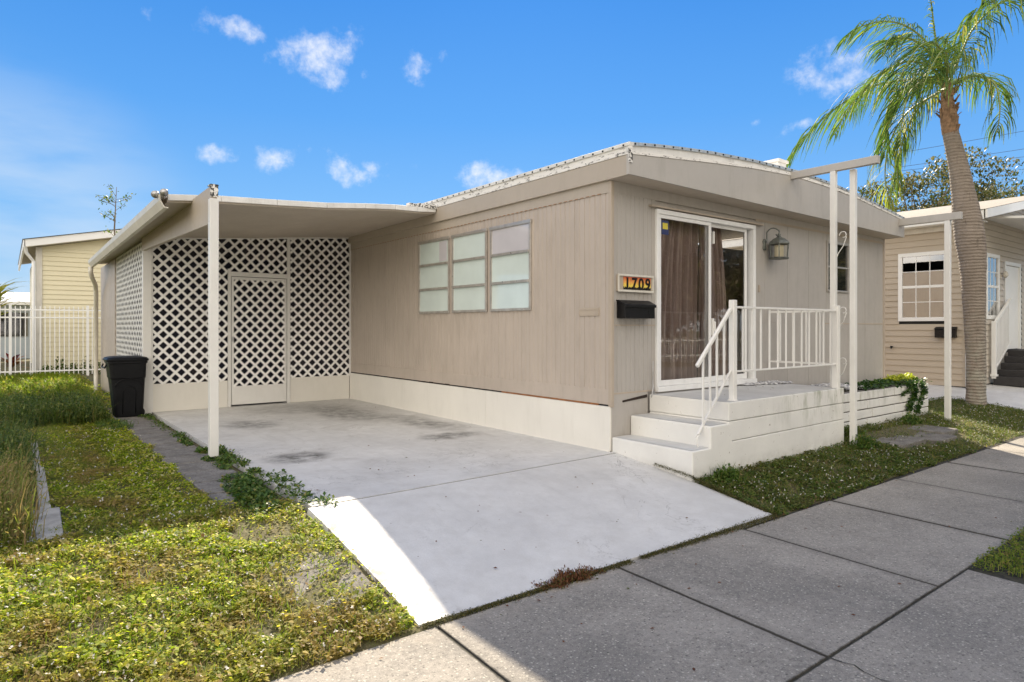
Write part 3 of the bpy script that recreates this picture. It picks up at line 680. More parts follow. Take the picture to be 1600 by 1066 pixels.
# ------------------------------------------------------------------ house number sign + mailbox + lantern
sg=empty('house_number_sign',(.385,-.02,1.82),'tan framed house number sign with sunset tiles reading 1709 above the mailbox','sign')
f=MB(); f.box(.08,.69,-.022,.0,1.815,2.005); f.build('backing',M['trim'],sg,bevel=.003)
f=MB(); f.box(.08,.69,-.040,-.0225,1.988,2.012); f.box(.08,.69,-.040,-.0225,1.808,1.832); f.box(.08,.098,-.038,-.0225,1.832,1.988); f.box(.672,.69,-.038,-.0225,1.832,1.988); f.build('frame',M['gutter'],sg,bevel=.003)
t=NT('sunset_tile'); x,y,z=t.sep()
rp=t.n('ShaderNodeValToRGB'); t.link(t.mr(t.math('ADD',z,t.math('MULTIPLY',t.noise(30,3),.05)),1.86,2.0),rp.inputs[0])
e=rp.color_ramp.elements; e[0].position=0;e[0].color=(.62,.36,.05,1);e[1].position=1;e[1].color=(.50,.10,.05,1)
q_=e.new(.35);q_.color=(.80,.62,.10,1); q_=e.new(.65);q_.color=(.75,.33,.09,1)
sil=t.math('LESS_THAN',z,t.math('ADD',1.838,t.math('MULTIPLY',t.noise(75,4,.6),.055)))
M['tile']=t.finish(t.mix(sil,rp.outputs[0],(.01,.01,.01)),.25)
for i in range(4):
    x0=.175+i*.118; f=MB(); f.box(x0,x0+.114,-.030,-.0225,1.838,1.982); f.build('tile',M['tile'],sg,bevel=.002)
for i,ch in enumerate('1709'):
    cu=bpy.data.curves.new('digit','FONT'); cu.body=ch; cu.size=.185; cu.extrude=.002; cu.offset=.004; cu.align_x='CENTER'
    to=bpy.data.objects.new('digit_src',cu); COL.objects.link(to); bpy.context.view_layer.update()
    me=bpy.data.meshes.new_from_object(to); bpy.data.objects.remove(to)
    me.transform(Matrix.Translation((.232+i*.118-.385,-.034+.02,1.845-1.82)) @ Matrix.Rotation(math.pi/2,4,'X'))
    me.materials.clear(); me.materials.append(M['black']); o=bpy.data.objects.new('digit',me); COL.objects.link(o); o.parent=sg
mbx=empty('mailbox',(.35,-.07,1.5),'black metal wall mailbox under the 1709 sign beside the sliding door','mailbox')
b=MB(); pr=[(-.0,1.505),(-.0,1.70),(-.03,1.70),(-.125,1.655),(-.13,1.505)]
def prismx(mb,pr,x0,x1):
    n=len(pr); vs=[(x0,y,z) for y,z in pr]+[(x1,y,z) for y,z in pr]
    mb.add(vs,[tuple(range(n)),tuple(range(2*n-1,n-1,-1))]+[(i,n+i,n+(i+1)%n,(i+1)%n) for i in range(n)])
prismx(b,pr,.09,.60); b.build('box',M['black'],mbx,bevel=.004)
b=MB(); prismx(b,[(0,1.70),(0,1.716),(-.034,1.714),(-.142,1.662),(-.142,1.63),(-.134,1.63),(-.13,1.656),(-.03,1.70)],.078,.612); b.build('lid',M['black'],mbx,bevel=.003)

lan=empty('wall_lantern',(3.27,-.14,2.35),'verdigris bronze wall lantern with curled arm and ivory candle right of the sliding door','lantern')
cx,cy=3.27,-.15
b=MB(); b.box(cx-.19,cx-.11,-.02,.0,2.36,2.70); 
sp_=[(cx-.15,-.03,2.52),(cx-.15,-.05,2.62)]
for k in range(26):
    a=math.pi-k*math.pi*1.75/25*1.0; rr=.085-.0022*k
    sp_.append((cx-.055+rr*math.cos(a)*1.1,-.05-(.1)*min(1,k/12),2.74+rr*math.sin(a)))
b=MB(); b.tube([(cx-.14,-.0,2.60)]+sp_[1:],.009); b.build('arm',M['bronze'],lan)
b=MB(); b.lathe((cx-.14,-.01,2.50),[(.03,0),(.04,.03),(.03,.08),(.045,.12),(.02,.16)],12,1,.5); b.build('wall_plate',M['bronze'],lan,smooth=True)
b=MB(); b.lathe((cx,cy,2.37),[(.135,0),(.15,.012),(.13,.025)],6); b.lathe((cx,cy,2.575),[(.15,0),(.158,.012),(.135,.045),(.09,.08),(.04,.105),(.02,.13),(.028,.14),(.012,.16)],6)
for k in range(6):
    a=2*math.pi*(k+.5)/6; b.beam((cx+.125*math.cos(a),cy+.125*math.sin(a),2.39),(cx+.14*math.cos(a),cy+.14*math.sin(a),2.58),.014,.014)
b.tube([(cx,cy,2.72),(cx,cy,2.79)],.006)
b.build('cage',M['bronze'],lan,bevel=.002)
b=MB()
for k in range(6):
    a=2*math.pi*(k+.5)/6; c=2*math.pi*(k+1.5)/6
    b.add([(cx+.122*math.cos(a),cy+.122*math.sin(a),2.395),(cx+.122*math.cos(c),cy+.122*math.sin(c),2.395),(cx+.137*math.cos(c),cy+.137*math.sin(c),2.58),(cx+.137*math.cos(a),cy+.137*math.sin(a),2.58)],[(0,1,2,3)])
M['thinglass']=glass('lantern_clear_glass',(.95,.95,.92),.5,0)
b.build('lantern_glass',M['thinglass'],lan)
b=MB(); b.lathe((cx,cy,2.39),[(.062,0),(.062,.175),(.05,.18)],20); b.build('candle',M['candle'],lan)

# ------------------------------------------------------------------ carport roof, beam, post, gutter
cp=empty('carport',(-3.6,2.5,0),'white flat carport roof on one slim post over the painted slab','carport')
Yf=lambda x:3.36+.36*(x+3.9)/3.85
Zr=lambda x:2.93+.34*(x+3.9)/3.85
def xl(y): return -3.9
b=MB()
xs_=[-3.9,-3.3,-2.6,-1.9,-1.3,-.8,-.4,-.06]
rw=MB()
top=[];bot=[]
for i,x in enumerate(xs_):
    dz=.012*math.sin(i*1.7)
    top+= [(x,Yf(x),Zr(x)+dz),(x,12.1,Zr(x)-.05)]
n=len(top)
b.add(top+[(x,y,z-.07) for x,y,z in top],[(2*i,2*i+2,2*i+3,2*i+1) for i in range(len(xs_)-1)]+[(n+2*i,n+2*i+1,n+2*i+3,n+2*i+2) for i in range(len(xs_)-1)]+[(2*i,n+2*i,n+2*i+2,2*i+2) for i in range(len(xs_)-1)]+[(2*i+1,2*i+3,n+2*i+3,n+2*i+1) for i in range(len(xs_)-1)]+[(0,1,n+1,n),(n-2,2*n-2,2*n-1,n-1)])
b.build('roof_panel',M['soffit'],cp)
b=MB()
for a,c in zip(xs_,xs_[1:]):
    i=xs_.index(a); za=Zr(a)+.012*math.sin(i*1.7); zc=Zr(c)+.012*math.sin((i+1)*1.7)
    b.hexa([(a+.002,Yf(a)-.035,za-.05),(c-.002,Yf(c)-.035,zc-.05),(c-.002,Yf(c)-.002,zc-.05),(a+.002,Yf(a)-.002,za-.05)],[(a+.002,Yf(a)-.035,za+.022),(c-.002,Yf(c)-.035,zc+.022),(c-.002,Yf(c)-.002,zc+.022),(a+.002,Yf(a)-.002,za+.022)])
b.build('front_edge',M['roofwhite'],cp,bevel=.004)
b=MB(); b.box(-.55,-.052,3.66,3.75,3.255,3.30); b.box(-.36,-.06,3.70,4.3,3.30,3.325); b.build('edge_patch',M['peel2'],cp)
# beam over the post, running back to the lattice
b=MB(); b.hexa([(-3.63,2.46,2.53),(-3.57,2.46,2.53),(-3.57,7.03,2.66),(-3.63,7.03,2.66)],[(-3.63,2.46,2.94),(-3.57,2.46,2.94),(-3.57,7.03,2.885),(-3.63,7.03,2.885)])
b.build('beam',M['fascia_side'],cp,bevel=.003)
b=MB(); b.box(-3.64,-3.56,2.449,2.458,2.82,2.955); b.box(-3.645,-3.555,2.452,2.56,2.942,2.952); b.build('beam_end_plate',M['peel2'],cp)
b=MB(); b.box(-3.645,-3.555,2.445,2.535,.0,2.80); b.build('post',M['whitepaint'],cp,bevel=.006)
gt=MB()
pr=[(-3.902,2.94),(-3.99,2.94),(-4.0,2.93),(-3.995,2.86),(-3.95,2.78),(-3.905,2.775),(-3.905,2.785),(-3.945,2.79),(-3.985,2.865),(-3.99,2.925),(-3.902,2.93)]
n=len(pr); y0,y1=3.25,11.8
gt.add([(x,y0,z) for x,z in pr]+[(x+.03,y1,z-.06) for x,z in pr],[(i,(i+1)%n,n+(i+1)%n,n+i) for i in range(n)]+[tuple(range(n)),tuple(range(2*n-1,n-1,-1))])
gt.build('gutter',M['gutter'],cp)
gt=MB(); gt.tube([(-3.93,11.7,2.72),(-3.93,11.72,2.60),(-3.90,11.8,2.50),(-3.80,12.2,2.36),(-3.76,12.5,2.2),(-3.76,12.55,.4),(-3.76,12.5,.0),(-3.8,12.2,-.03),(-3.85,11.9,-.04)],.045,10); gt.build('downspout',M['gutter'],cp,smooth=True)
fl=empty('flood_light',(-3.97,3.3,2.86),'small grey flood light clipped on the gutter end of the carport','flood light')
b=MB(); b.tube([(-3.93,3.28,2.90),(-3.96,3.32,2.96)],.016); b.build('bracket',M['rope'],fl)
b=MB()
for (px,py) in ((-3.99,3.40),(-3.93,3.22)):
    b.tube([(px,py+.05,2.975),(px-.02,py-.02,2.955),(px-.04,py-.08,2.93)],[.02,.032,.045],12)
b.build('lamp_head',M['rope'],fl,smooth=True)

# ------------------------------------------------------------------ lattice enclosure at the back of the carport
en=empty('lattice_enclosure',(-1.8,7.05,0),'white lattice screen room with a lattice door closing the back of the carport','screen room')
def lattice(a0,a1,z0,z1,fix,axis,pitch,parent,name='lattice_panel',w=.041,th=.005,ph=0,topf=None):
    mb=MB()
    for sgn,dd in ((1,0),(-1,th+.001)):
        k0=int((-(z1-z0)-(a1-a0))/pitch)-2; k1=int(((z1-z0)+(a1-a0))/pitch)+2
        for k in range(k0,k1):
            c=k*pitch+ph
            # line: s - sgn*z' = c   with s in [0,L], z' in [0,H]
            L=a1-a0;H=z1-z0
            pts=[]
            # param t = z'
            ta=0;tb=H
            # s=c+sgn*t within [0,L]
            if sgn>0: ta=max(ta,-c); tb=min(tb,L-c)
            else: ta=max(ta,c-L); tb=min(tb,c)
            if tb-ta<.02: continue
            p0=(a0+c+sgn*ta,z0+ta); p1=(a0+c+sgn*tb,z0+tb)
            if axis=='x': A=(p0[0],fix-dd,p0[1]);B=(p1[0],fix-dd,p1[1]);up=(0,1,0)
            else: A=(fix-dd,p0[0],p0[1]);B=(fix-dd,p1[0],p1[1]);up=(1,0,0)
            mb.beam(A,B,w,th,up)
    return mb.build(name,M['lattice'],parent)
PT=.183
LY=7.02
lattice(-3.50,-2.30,.46,2.95,LY,'x',PT,en); lattice(-2.30,-1.255,2.40,3.03,LY,'x',PT,en,ph=.02); lattice(-1.195,-.02,.46,3.15,LY,'x',PT,en,ph=.05)
lattice(-2.36,-.02,3.0,3.01,LY,'x',PT,en) if False else None
dre=MB(); dre.box(-2.24,-1.27,LY-.01,LY+.02,.03,.36); dre.box(-2.24,-2.20,LY-.012,LY+.02,.36,2.30); dre.box(-1.31,-1.27,LY-.012,LY+.02,.36,2.30); dre.box(-2.2,-1.31,LY-.012,LY+.02,2.25,2.30)
ddo=dre.build('lattice_door',M['whitepaint'],en,bevel=.004)
lattice(-2.205,-1.305,.355,2.255,LY-.014,'x',.183,ddo,w=.041)
b=MB(); b.box(-2.235,-2.215,LY-.05,LY-.012,1.16,1.24); b.build('door_latch',M['rope'],ddo)
b=MB()
for (x0,x1,z0,z1) in ((-2.30,-2.25,.0,2.44),(-1.26,-1.20,.0,3.13),(-3.54,-3.47,.0,2.90),(-.03,-.0,.45,3.2)): b.box(x0,x1,LY-.02,LY+.03,z0,z1)
b.box(-2.25,-1.26,LY-.018,LY+.03,2.31,2.39)
b.hexa([(-3.47,LY-.01,2.86),(-.03,LY-.01,3.16),(-.03,LY+.03,3.16),(-3.47,LY+.03,2.86)],[(-3.47,LY-.01,2.90),(-.03,LY-.01,3.20),(-.03,LY+.03,3.20),(-3.47,LY+.03,2.90)])
b.build('frame',M['whitepaint'],en,bevel=.003)
for q_ in ((-3.47,-2.305),(-1.195,-.035)):
    b=MB(); b.box(q_[0],q_[1],LY-.008,LY+.02,-.0,.465); b.build('kick_panel',M['skirt'],en,bevel=.003)
b=MB(); b.box(-3.62,-3.49,LY-.03,LY+.06,-.06,2.70); b.build('corner_post',M['whitepaint'],en,bevel=.005)
# side (facing the lawn)
lattice(7.1,10.4,.45,2.82,-3.60,'y',PT,en)
b=MB(); b.box(-3.61,-3.57,7.09,10.4,-.06,.45); b.build('side_kick_panel',M['skirt'],en,bevel=.003)
b=MB(); b.box(-3.63,-3.5,10.4,12.9,-.08,2.8); b.box(-3.5,-.0,12.8,12.9,-.08,3.05); b.build('solid_wall',M['siding'],en)
b=MB(); b.box(-3.5,-.02,LY+.02,LY+.022,.3,3.14); b.build('insect_screen',M['screen'],en)
b=MB(); b.box(-3.585,-3.583,7.1,10.4,.3,2.85); b.build('insect_screen',M['screen'],en)
b=MB(); b.box(-3.5,-.02,10.9,10.95,.0,3.05); b.build('back_wall',simple('dark_room_wall',(.06,.055,.06),.8,.3,2),en)
b=MB(); b.box(-3.5,0,7.6,12.8,-.06,-.01); b.build('floor',M['concrete_old'],en)
b=MB(); b.box(-2.25,-1.75,10.3,10.8,.0,2.05); b.build('storage_cabinet',simple('beige_cabinet',(.42,.33,.20),.6,.1),en,bevel=.01)

# ------------------------------------------------------------------ trash bin
tb=empty('trash_bin',(-3.83,7.0,-.03),'black plastic lidded trash bin leaning against the lattice corner','trash bin')
def rr(cx,cy,hx,hy,r,z,n=5):
    pts=[]
    for (sx,sy,a0) in ((1,1,0),(-1,1,90),(-1,-1,180),(1,-1,270)):
        for k in range(n):
            a=math.radians(a0+90*k/(n-1)); pts.append((cx+sx*(hx-r)+r*math.cos(a),cy+sy*(hy-r)+r*math.sin(a),z))
    return pts
def loft(mb,rings,cap=True):
    n=len(rings[0]); vs=[p for r_ in rings for p in r_]; fs=[]
    for j in range(len(rings)-1):
        for i in range(n): fs.append((j*n+i,j*n+(i+1)%n,(j+1)*n+(i+1)%n,(j+1)*n+i))
    if cap: fs.append(tuple(range(n))[::-1]); fs.append(tuple((len(rings)-1)*n+i for i in range(n)))
    mb.add(vs,fs)
R=[]
for z,hx,hy in ((0,.185,.20),(.03,.195,.21),(.62,.235,.255),(.63,.245,.265),(.86,.26,.28),(.865,.275,.295),(.90,.275,.295)):
    R.append([(p[0]-.035*z,p[1],p[2]) for p in rr(0,0,hx,hy,.06,z)])
b=MB(); loft(b,R); L0=wloc(tb); b.v=[(x+L0.x,y+L0.y,z+L0.z) for x,y,z in b.v]; b.build('bin_body',M['plasticbin'],tb,bevel=.004)
b=MB(); R=[[(p[0]-.035*z,p[1],p[2]) for p in rr(0,0,hx,hy,.07,z)] for z,hx,hy in ((.90,.29,.31),(.925,.295,.315),(.955,.27,.29),(.97,.2,.22))]
loft(b,R); b.v=[(x+L0.x,y+L0.y,z+L0.z) for x,y,z in b.v]; b.build('bin_lid',M['plasticbin'],tb,bevel=.004)
b=MB(); 
arcp=[]
for k in range(15):
    a=math.pi*k/14; arcp.append((L0.x+.0-.19*math.cos(a)-.02,L0.y-.263+.0-.012*math.sin(a),L0.z+.50+.12*math.sin(a)))
b.tube(arcp,.008); arcp=[]
for k in range(15):
    a=math.pi*k/14; arcp.append((L0.x-.09*math.cos(a)-.01,L0.y-.238-.012*math.sin(a),L0.z+.40+.10*math.sin(a)))
arcp=[(arcp[0][0],L0.y-.212,L0.z+.06)]+arcp+[(arcp[-1][0],L0.y-.212,L0.z+.06)]
b.tube(arcp,.008); b.build('moulded_arch',M['plasticbin'],tb,smooth=True)
b=MB(); b.tube([(L0.x-.32,L0.y-.2,L0.z+.85),(L0.x-.34,L0.y-.2,L0.z+.80),(L0.x-.34,L0.y+.2,L0.z+.80),(L0.x-.32,L0.y+.2,L0.z+.85)],.012); b.build('handle',M['plasticbin'],tb)
for s_ in (-1,1):
    b=MB(); yy=L0.y+s_*.17; b.tube([(L0.x+.14,yy-.02,L0.z+.075),(L0.x+.14,yy+.02,L0.z+.075)],.075,18); b.build('wheel',M['black'],tb)

# ------------------------------------------------------------------ porch
po=empty('porch',(1.7,-.55,-.1),'white painted block porch with two steps and grey deck at the sliding door','porch')
def course(mb,x0,x1,yn0,yn1,z0,z1):
    mb.hexa([(x0,yn0,z0),(x1,yn1,z0),(x1,-.01,z0),(x0,-.01,z0)],[(x0,yn0,z1),(x1,yn1,z1),(x1,-.01,z1),(x0,-.01,z1)])
YN=lambda x:-1.10+.07*x/3.3
b=MB(); course(b,0.0,.36,YN(0),YN(.36),-.22,.165); b.build('lower_step',M['block'],po,bevel=.012)
b=MB(); course(b,.31,.70,YN(.3),YN(.7),-.22,.385); b.build('upper_step',M['block'],po,bevel=.012)
b=MB(); course(b,.64,3.33,YN(.64),YN(3.33),-.25,.19); course(b,.64,3.33,YN(.64)+.003,YN(3.33)+.003,.196,.405); course(b,.64,3.33,YN(.64),YN(3.33),.411,.606); b.box(.66,3.31,-.99,-.02,-.2,.6)
b.build('platform',M['block'],po,bevel=.008)
b=MB(); b.add([(.67,YN(.67)+.03,.609),(3.30,YN(3.3)+.03,.609),(3.30,-.0,.609),(.67,-.0,.609)],[(0,1,2,3)]); b.build('deck_surface',M['deck'],po)
b=MB(); b.add([(.03,YN(.03)+.03,.1685),(.308,YN(.3)+.03,.1685),(.308,-.03,.1685),(.03,-.03,.1685)],[(0,1,2,3)]); b.add([(.335,YN(.335)+.03,.3885),(.638,YN(.6)+.03,.3885),(.638,-.03,.3885),(.335,-.03,.3885)],[(0,1,2,3)]); b.build('tread_surface',M['deck'],po)

# railing
ra=empty('porch_railing',(2,-1,.6),'white metal porch railing with thin balusters and a sloped stair handrail','railing')
b=MB(); b.box(.81,.875,-1.033,-.967,.60,1.70); b.box(.80,.885,-1.043,-.957,.605,.618); b.build('post',M['whitepaint'],ra,bevel=.006)
b=MB(); b.box(3.19,3.27,-1.01,-.93,.605,1.69); b.build('post',M['whitepaint'],ra,bevel=.006)
b=MB(); b.box(.875,3.19,-.998,-.968,1.61,1.635); b.build('top_rail',M['whitepaint'],ra,bevel=.004)
b=MB(); b.box(.875,3.19,-.993,-.972,.91,.93); b.build('bottom_rail',M['whitepaint'],ra,bevel=.003)
for i in range(12):
    x=1.06+i*(3.19-.88)/13*1.02; b=MB(); b.box(x-.009,x+.009,-.991,-.973,.93,1.61); b.build('baluster',M['whitepaint'],ra,bevel=.002)
b=MB(); b.box(3.215,3.245,-.93,-.02,1.605,1.635); b.build('top_rail',M['whitepaint'],ra,bevel=.003)
b=MB(); b.box(3.218,3.242,-.93,-.02,.905,.93); b.build('bottom_rail',M['whitepaint'],ra,bevel=.003)
for i in range(4):
    y=-.76+i*.19; b=MB(); b.box(3.219,3.241,y-.011,y+.011,.93,1.605); b.build('baluster',M['whitepaint'],ra,bevel=.002)
b=MB(); b.beam((.80,-1.0,1.60),(.205,-1.0,1.00),.034,.042); b.build('handrail',M['whitepaint'],ra,bevel=.01)
b=MB(); b.beam((.80,-1.0,.93),(.225,-1.0,.30),.018,.022); b.beam((.80,-.97,.90),(.225,-.97,.27),.012,.02); b.build('lower_stair_rail',M['whitepaint'],ra,bevel=.003)
b=MB(); b.tube([(.225,-1.0,.29),(.20,-1.0,.26),(.205,-1.0,.20),(.22,-1.0,.175)],.008); b.build('rail_foot',M['whitepaint'],ra)
for x in (.31,.43,.55,.68):
    zl=.30+(x-.225)*(.93-.30)/(.80-.225); zh=1.0+(x-.205)*.6/.595
    b=MB(); b.box(x-.010,x+.010,-1.010,-.990,zl,zh); b.build('baluster',M['whitepaint'],ra,bevel=.002)

# ------------------------------------------------------------------ awning frames
af=empty('awning_frame',(3.3,-1.1,-.12),'twin white posts with scroll bracket carrying a tan beam beside the porch corner','awning frame')
b=MB(); b.box(3.27,3.35,-1.47,-.32,3.475,3.575); b.build('beam',M['fascia'],af,bevel=.005)
b=MB(); b.box(3.163,3.178,-.99,-.92,.0,.001) if False else None
b.box(3.265,3.335,-.905-.035,-.905+.035,.607,3.475); b.build('post',M['whitepaint'],af,bevel=.005)
b=MB(); b.box(3.355,3.425,-1.155,-1.085,-.18,3.475); b.build('post',M['whitepaint'],af,bevel=.005)
def scroll(z,sg_=1):
    pts=[]
    for k in range(28):
        a=k/27*math.pi*1.6; rr_=.060-.0013*k
        pts.append((3.35,-1.01+rr_*math.cos(a)*.9,z+sg_*rr_*math.sin(a)))
    return pts
for z in (2.62,1.62,.95):
    b=MB(); b.tube(scroll(z),.0055,6); b.tube([(3.33,-1.06,z-.02),(3.33,-1.02,z-.14),(3.33,-.95,z-.24),(3.33,-.93,z-.30)],.0055,6)
    b.build('scrollwork',M['whitepaint'],af)
af=empty('awning_frame',(6.92,-1.0,-.15),'single white post and short tan beam at the far right end of the home','awning frame')
b=MB(); b.box(6.86,6.95,-1.25,-.32,3.17,3.29); b.build('beam',M['fascia'],af,bevel=.005)
b=MB(); b.box(6.865,6.945,-1.09,-1.01,-.2,3.17); b.build('post',M['whitepaint'],af,bevel=.005)

# ------------------------------------------------------------------ planter
pl=empty('planter',(5.3,-.3,-.1),'white painted brick planter full of pale pebbles along the front wall','planter')
b=MB(); rp_=random.Random(8)
z=-.25
for c in range(5):
    x=3.36+(.0 if c%2 else .18); first=3.36
    while first<7.30:
        xe=min(x+.40,7.33); 
        if xe-first>.03: b.box(first,xe-.005,-.62+rp_.uniform(-.006,.006),-.50,z,z+.122)
        first=xe; x=xe
    zz=z+.14; 
    for yy in (-.49,-.25): b.box(7.21,7.33,yy+.004,yy+.23,z,z+.128)
    z+=.14
b.build('brick_wall',M['block'],pl,bevel=.008)
b=MB(); b.box(3.37,7.315,-.596,-.5,-.25,.44); b.build('mortar_core',M['paver'],pl)
peb=MB()
def pebble(mb,x,y,z,r,rg_):
    a=rg_.uniform(0,3.14); sx,sy,sz=r*rg_.uniform(.8,1.5),r,r*rg_.uniform(.4,.7)
    vs=[];ti=rg_.uniform(-.5,.5)
    for (i,j,k) in ((1,0,0),(0,1,0),(-1,0,0),(0,-1,0),(0,0,1),(0,0,-1),(.6,.6,.5),(-.6,.6,.5),(-.6,-.6,.5),(.6,-.6,.5)):
        X_,Y_,Z_=i*sx,j*sy,k*sz+i*ti*sx; vs.append((x+X_*math.cos(a)-Y_*math.sin(a),y+X_*math.sin(a)+Y_*math.cos(a),z+Z_))
    mb.add(vs,[(0,6,9),(6,0,1),(1,7,6),(7,1,2),(2,8,7),(8,2,3),(3,9,8),(9,3,0),(4,6,7),(4,7,8),(4,8,9),(4,9,6),(0,5,1),(1,5,2),(2,5,3),(3,5,0)])
for i in range(2600):
    x=rp_.uniform(3.36,7.2); y=rp_.uniform(-.49,-.02); z=.43+.09*math.exp(-((x-4.4)/.9)**2)*(1-abs(y+.25)*2)+.05*math.exp(-((x-3.4)/.3)**2)+rp_.uniform(0,.03)
    pebble(peb,x,y,z,rp_.uniform(.015,.032),rp_)
for i in range(500):
    x=rp_.uniform(2.5,3.36); y=-rp_.uniform(.02,.30)*(.3+.7*(x-2.5)/.86); pebble(peb,x,y,.62+rp_.uniform(0,.01),rp_.uniform(.012,.028),rp_)
t=NT('pebbles'); r_=t.geo.outputs['Random Per Island']; cr=t.n('ShaderNodeValToRGB'); t.link(r_,cr.inputs[0]); cr.color_ramp.elements[0].color=(.22,.22,.24,1); cr.color_ramp.elements[1].color=(.72,.72,.72,1)
M['peb2']=t.finish(cr.outputs[0],.6)
tag(peb.build('pebbles',M['peb2']),'loose pale grey pebbles heaped in the planter','pebbles',kind='stuff')
b=MB(); b.box(3.36,7.21,-.5,-.02,-.2,.42); b.build('soil_fill',M['soil'],pl)

# ------------------------------------------------------------------ foliage generators
def leafquads(P,size,tilt=.9,aspect=.55,up=None,seed=0,fold=.25):
    """P (n,3): one folded rhombus leaf per point. returns V,F(quads)"""
    r=np.random.default_rng(seed); n=len(P)
    az=r.uniform(0,2*np.pi,n); el=r.uniform(-tilt,tilt,n)
    d=np.stack([np.cos(az)*np.cos(el),np.sin(az)*np.cos(el),np.sin(el)],1)
    s=np.stack([-np.sin(az),np.cos(az),r.uniform(-fold*2,fold*2,n)],1); s/=np.linalg.norm(s,axis=1)[:,None]
    sz=(size if np.ndim(size) else np.full(n,size))*r.uniform(.6,1.3,n)
    a=P; b_=P+d*(sz*.5)[:,None]+s*(sz*aspect*.5)[:,None]; c=P+d*sz[:,None]; e=P+d*(sz*.5)[:,None]-s*(sz*aspect*.5)[:,None]
    b_[:,2]+=sz*fold*.3; e[:,2]+=sz*fold*.3
    V=np.stack([a,b_,c,e],1).reshape(-1,3); F=np.arange(4*n).reshape(n,4)
    return V,F
def blades(P,h,w,seed=0,lean=.5):
    r=np.random.default_rng(seed); n=len(P); az=r.uniform(0,2*np.pi,n); hh=h*r.uniform(.5,1.3,n)
    ln=r.uniform(.1,lean,n); d=np.stack([np.cos(az),np.sin(az),np.zeros(n)],1); s=np.stack([-np.sin(az),np.cos(az),np.zeros(n)],1)*w/2
    up=np.array([0,0,1.])
    p1=P+d*(ln*hh*.35)[:,None]+up*(hh*.6)[:,None]; p2=P+d*(ln*hh)[:,None]+up*(hh*(1-.3*ln))[:,None]
    V=np.stack([P-s,P+s,p1+s*.7,p1-s*.7,p2+s*.1,p2-s*.1],1).reshape(-1,3)
    i=np.arange(n)*6; F=np.concatenate([np.stack([i,i+1,i+2,i+3],1),np.stack([i+3,i+2,i+4,i+5],1)])
    return V,F
GZ=np.vectorize(gz)
def vnoise(x,y,f,seed=0):
    """cheap smooth value noise"""
    r=np.random.default_rng(seed); T=r.random((64,64)); X_=x*f+100;Y_=y*f+100
    i=np.floor(X_).astype(int);j=np.floor(Y_).astype(int);u=X_-i;v=Y_-j;u=u*u*(3-2*u);v=v*v*(3-2*v)
    g=lambda a,b_:T[a%64,b_%64]
    return (g(i,j)*(1-u)+g(i+1,j)*u)*(1-v)+(g(i,j+1)*(1-u)+g(i+1,j+1)*u)*v
def scatter(x0,x1,y0,y1,dens,seed,keep=None):
    r=np.random.default_rng(seed); n=int((x1-x0)*(y1-y0)*dens); x=r.uniform(x0,x1,n); y=r.uniform(y0,y1,n)
    if keep is not None: k=keep(x,y,r); x=x[k];y=y[k]
    return x,y,r
parts=[]
def addlawn(x0,x1,y0,y1,dens,size,seed,keep=None,hh=.045,tl=.7,zf=None):
    x,y,r=scatter(x0,x1,y0,y1,dens,seed,keep)
    tuft=vnoise(x,y,11,seed+3)*.6+vnoise(x,y,23,seed+4)*.4; k=r.random(len(x))<np.clip((tuft-.18)*3.2,.12,1); x,y,tuft=x[k],y[k],tuft[k]
    z=(GZ(x,y) if zf is None else zf(x,y))+r.uniform(.15,1,len(x))*hh*1.5*tuft+vnoise(x,y,2.2,seed+1)*.015; size=size*r.choice([.55,.8,1.0,1.25],len(x),p=[.25,.3,.3,.15])
    parts.append(leafquads(np.stack([x,y,z],1),size,tl,.6,seed=seed))
def merge(parts):
    Vs=[];Fs=[];o=0
    for V,F in parts: Vs.append(V);Fs.append(F+o);o+=len(V)
    return np.concatenate(Vs),np.concatenate(Fs)
def near_keep(x,y,r):
    # path is bare between y .55 and 7 for x>-4.04, thinner over the lower pavers
    bare=(x>-4.03+.03*np.sin(y*9)); edge=vnoise(x,y,5,3)
    p=np.ones_like(x)
    p[bare&(y>.6)]=0
    low=bare&(y<=.6)&(y>-1.5); p[low]=.35+.6*(edge[low]>.45)
    br=((x+3.85)**2/.09+(y+1.15)**2/.16<1); p[br]*=.35
    hole=((x+3.95)**2/.05+(y+.35)**2/.05<1); p[hole]=.06
    p[(y<-1.90-.10*vnoise(x,y*0,9,77)+.02)]=0
    p[(x>-3.62)&(y<-.1)&(x>-3.60+.07*vnoise(y,x*0,7,78))]=0
    p*= .55+.45*(vnoise(x,y,4,9)>.35)
    p*= .35+.65*np.clip((vnoise(x,y,7,29)-.22)*5,0,1)
    return r.random(len(x))<p
addlawn(-5.9,-3.55,-2.0,.3,16000,.029,11,near_keep,hh=.05)
addlawn(-8.5,-5.9,-1.93,.3,2500,.028,12,None)
addlawn(-5.15,-3.9,.3,3.5,9500,.031,13,near_keep,hh=.04)
addlawn(-5.2,-3.9,3.5,8.5,5000,.036,14,near_keep,hh=.04)
addlawn(-8.5,-5.2,.3,8.5,1200,.04,15,None)
addlawn(-8.5,-3.66,8.5,18.3,550,.07,16,None,hh=.08)
V,F=merge(parts); tag(npmesh('lawn',V,F,M['lawn']),'low creeping ground cover on the left lawn, partly in bright sun','ground cover',kind='stuff')
parts=[]
def fk(x,y,r):
    p=np.ones_like(x); p[(y>YNn(x)-.0)&(x<3.36)]=0; p[(y>-.63)&(x>=3.36)&(x<7.35)]=0
    st=((x>3.9)&(x<6.1)&(y>-1.62)&(y<-.85)); p[st]=.10
    p*=.5+.5*(vnoise(x,y,4,19)>.33)
    p[(y<-1.96-.035*np.clip(x,0,5)/5-.09*vnoise(x,y*0,9,79)+.02)]=0
    p[x<.05*vnoise(y,x*0,8,80)]=0
    return r.random(len(x))<p
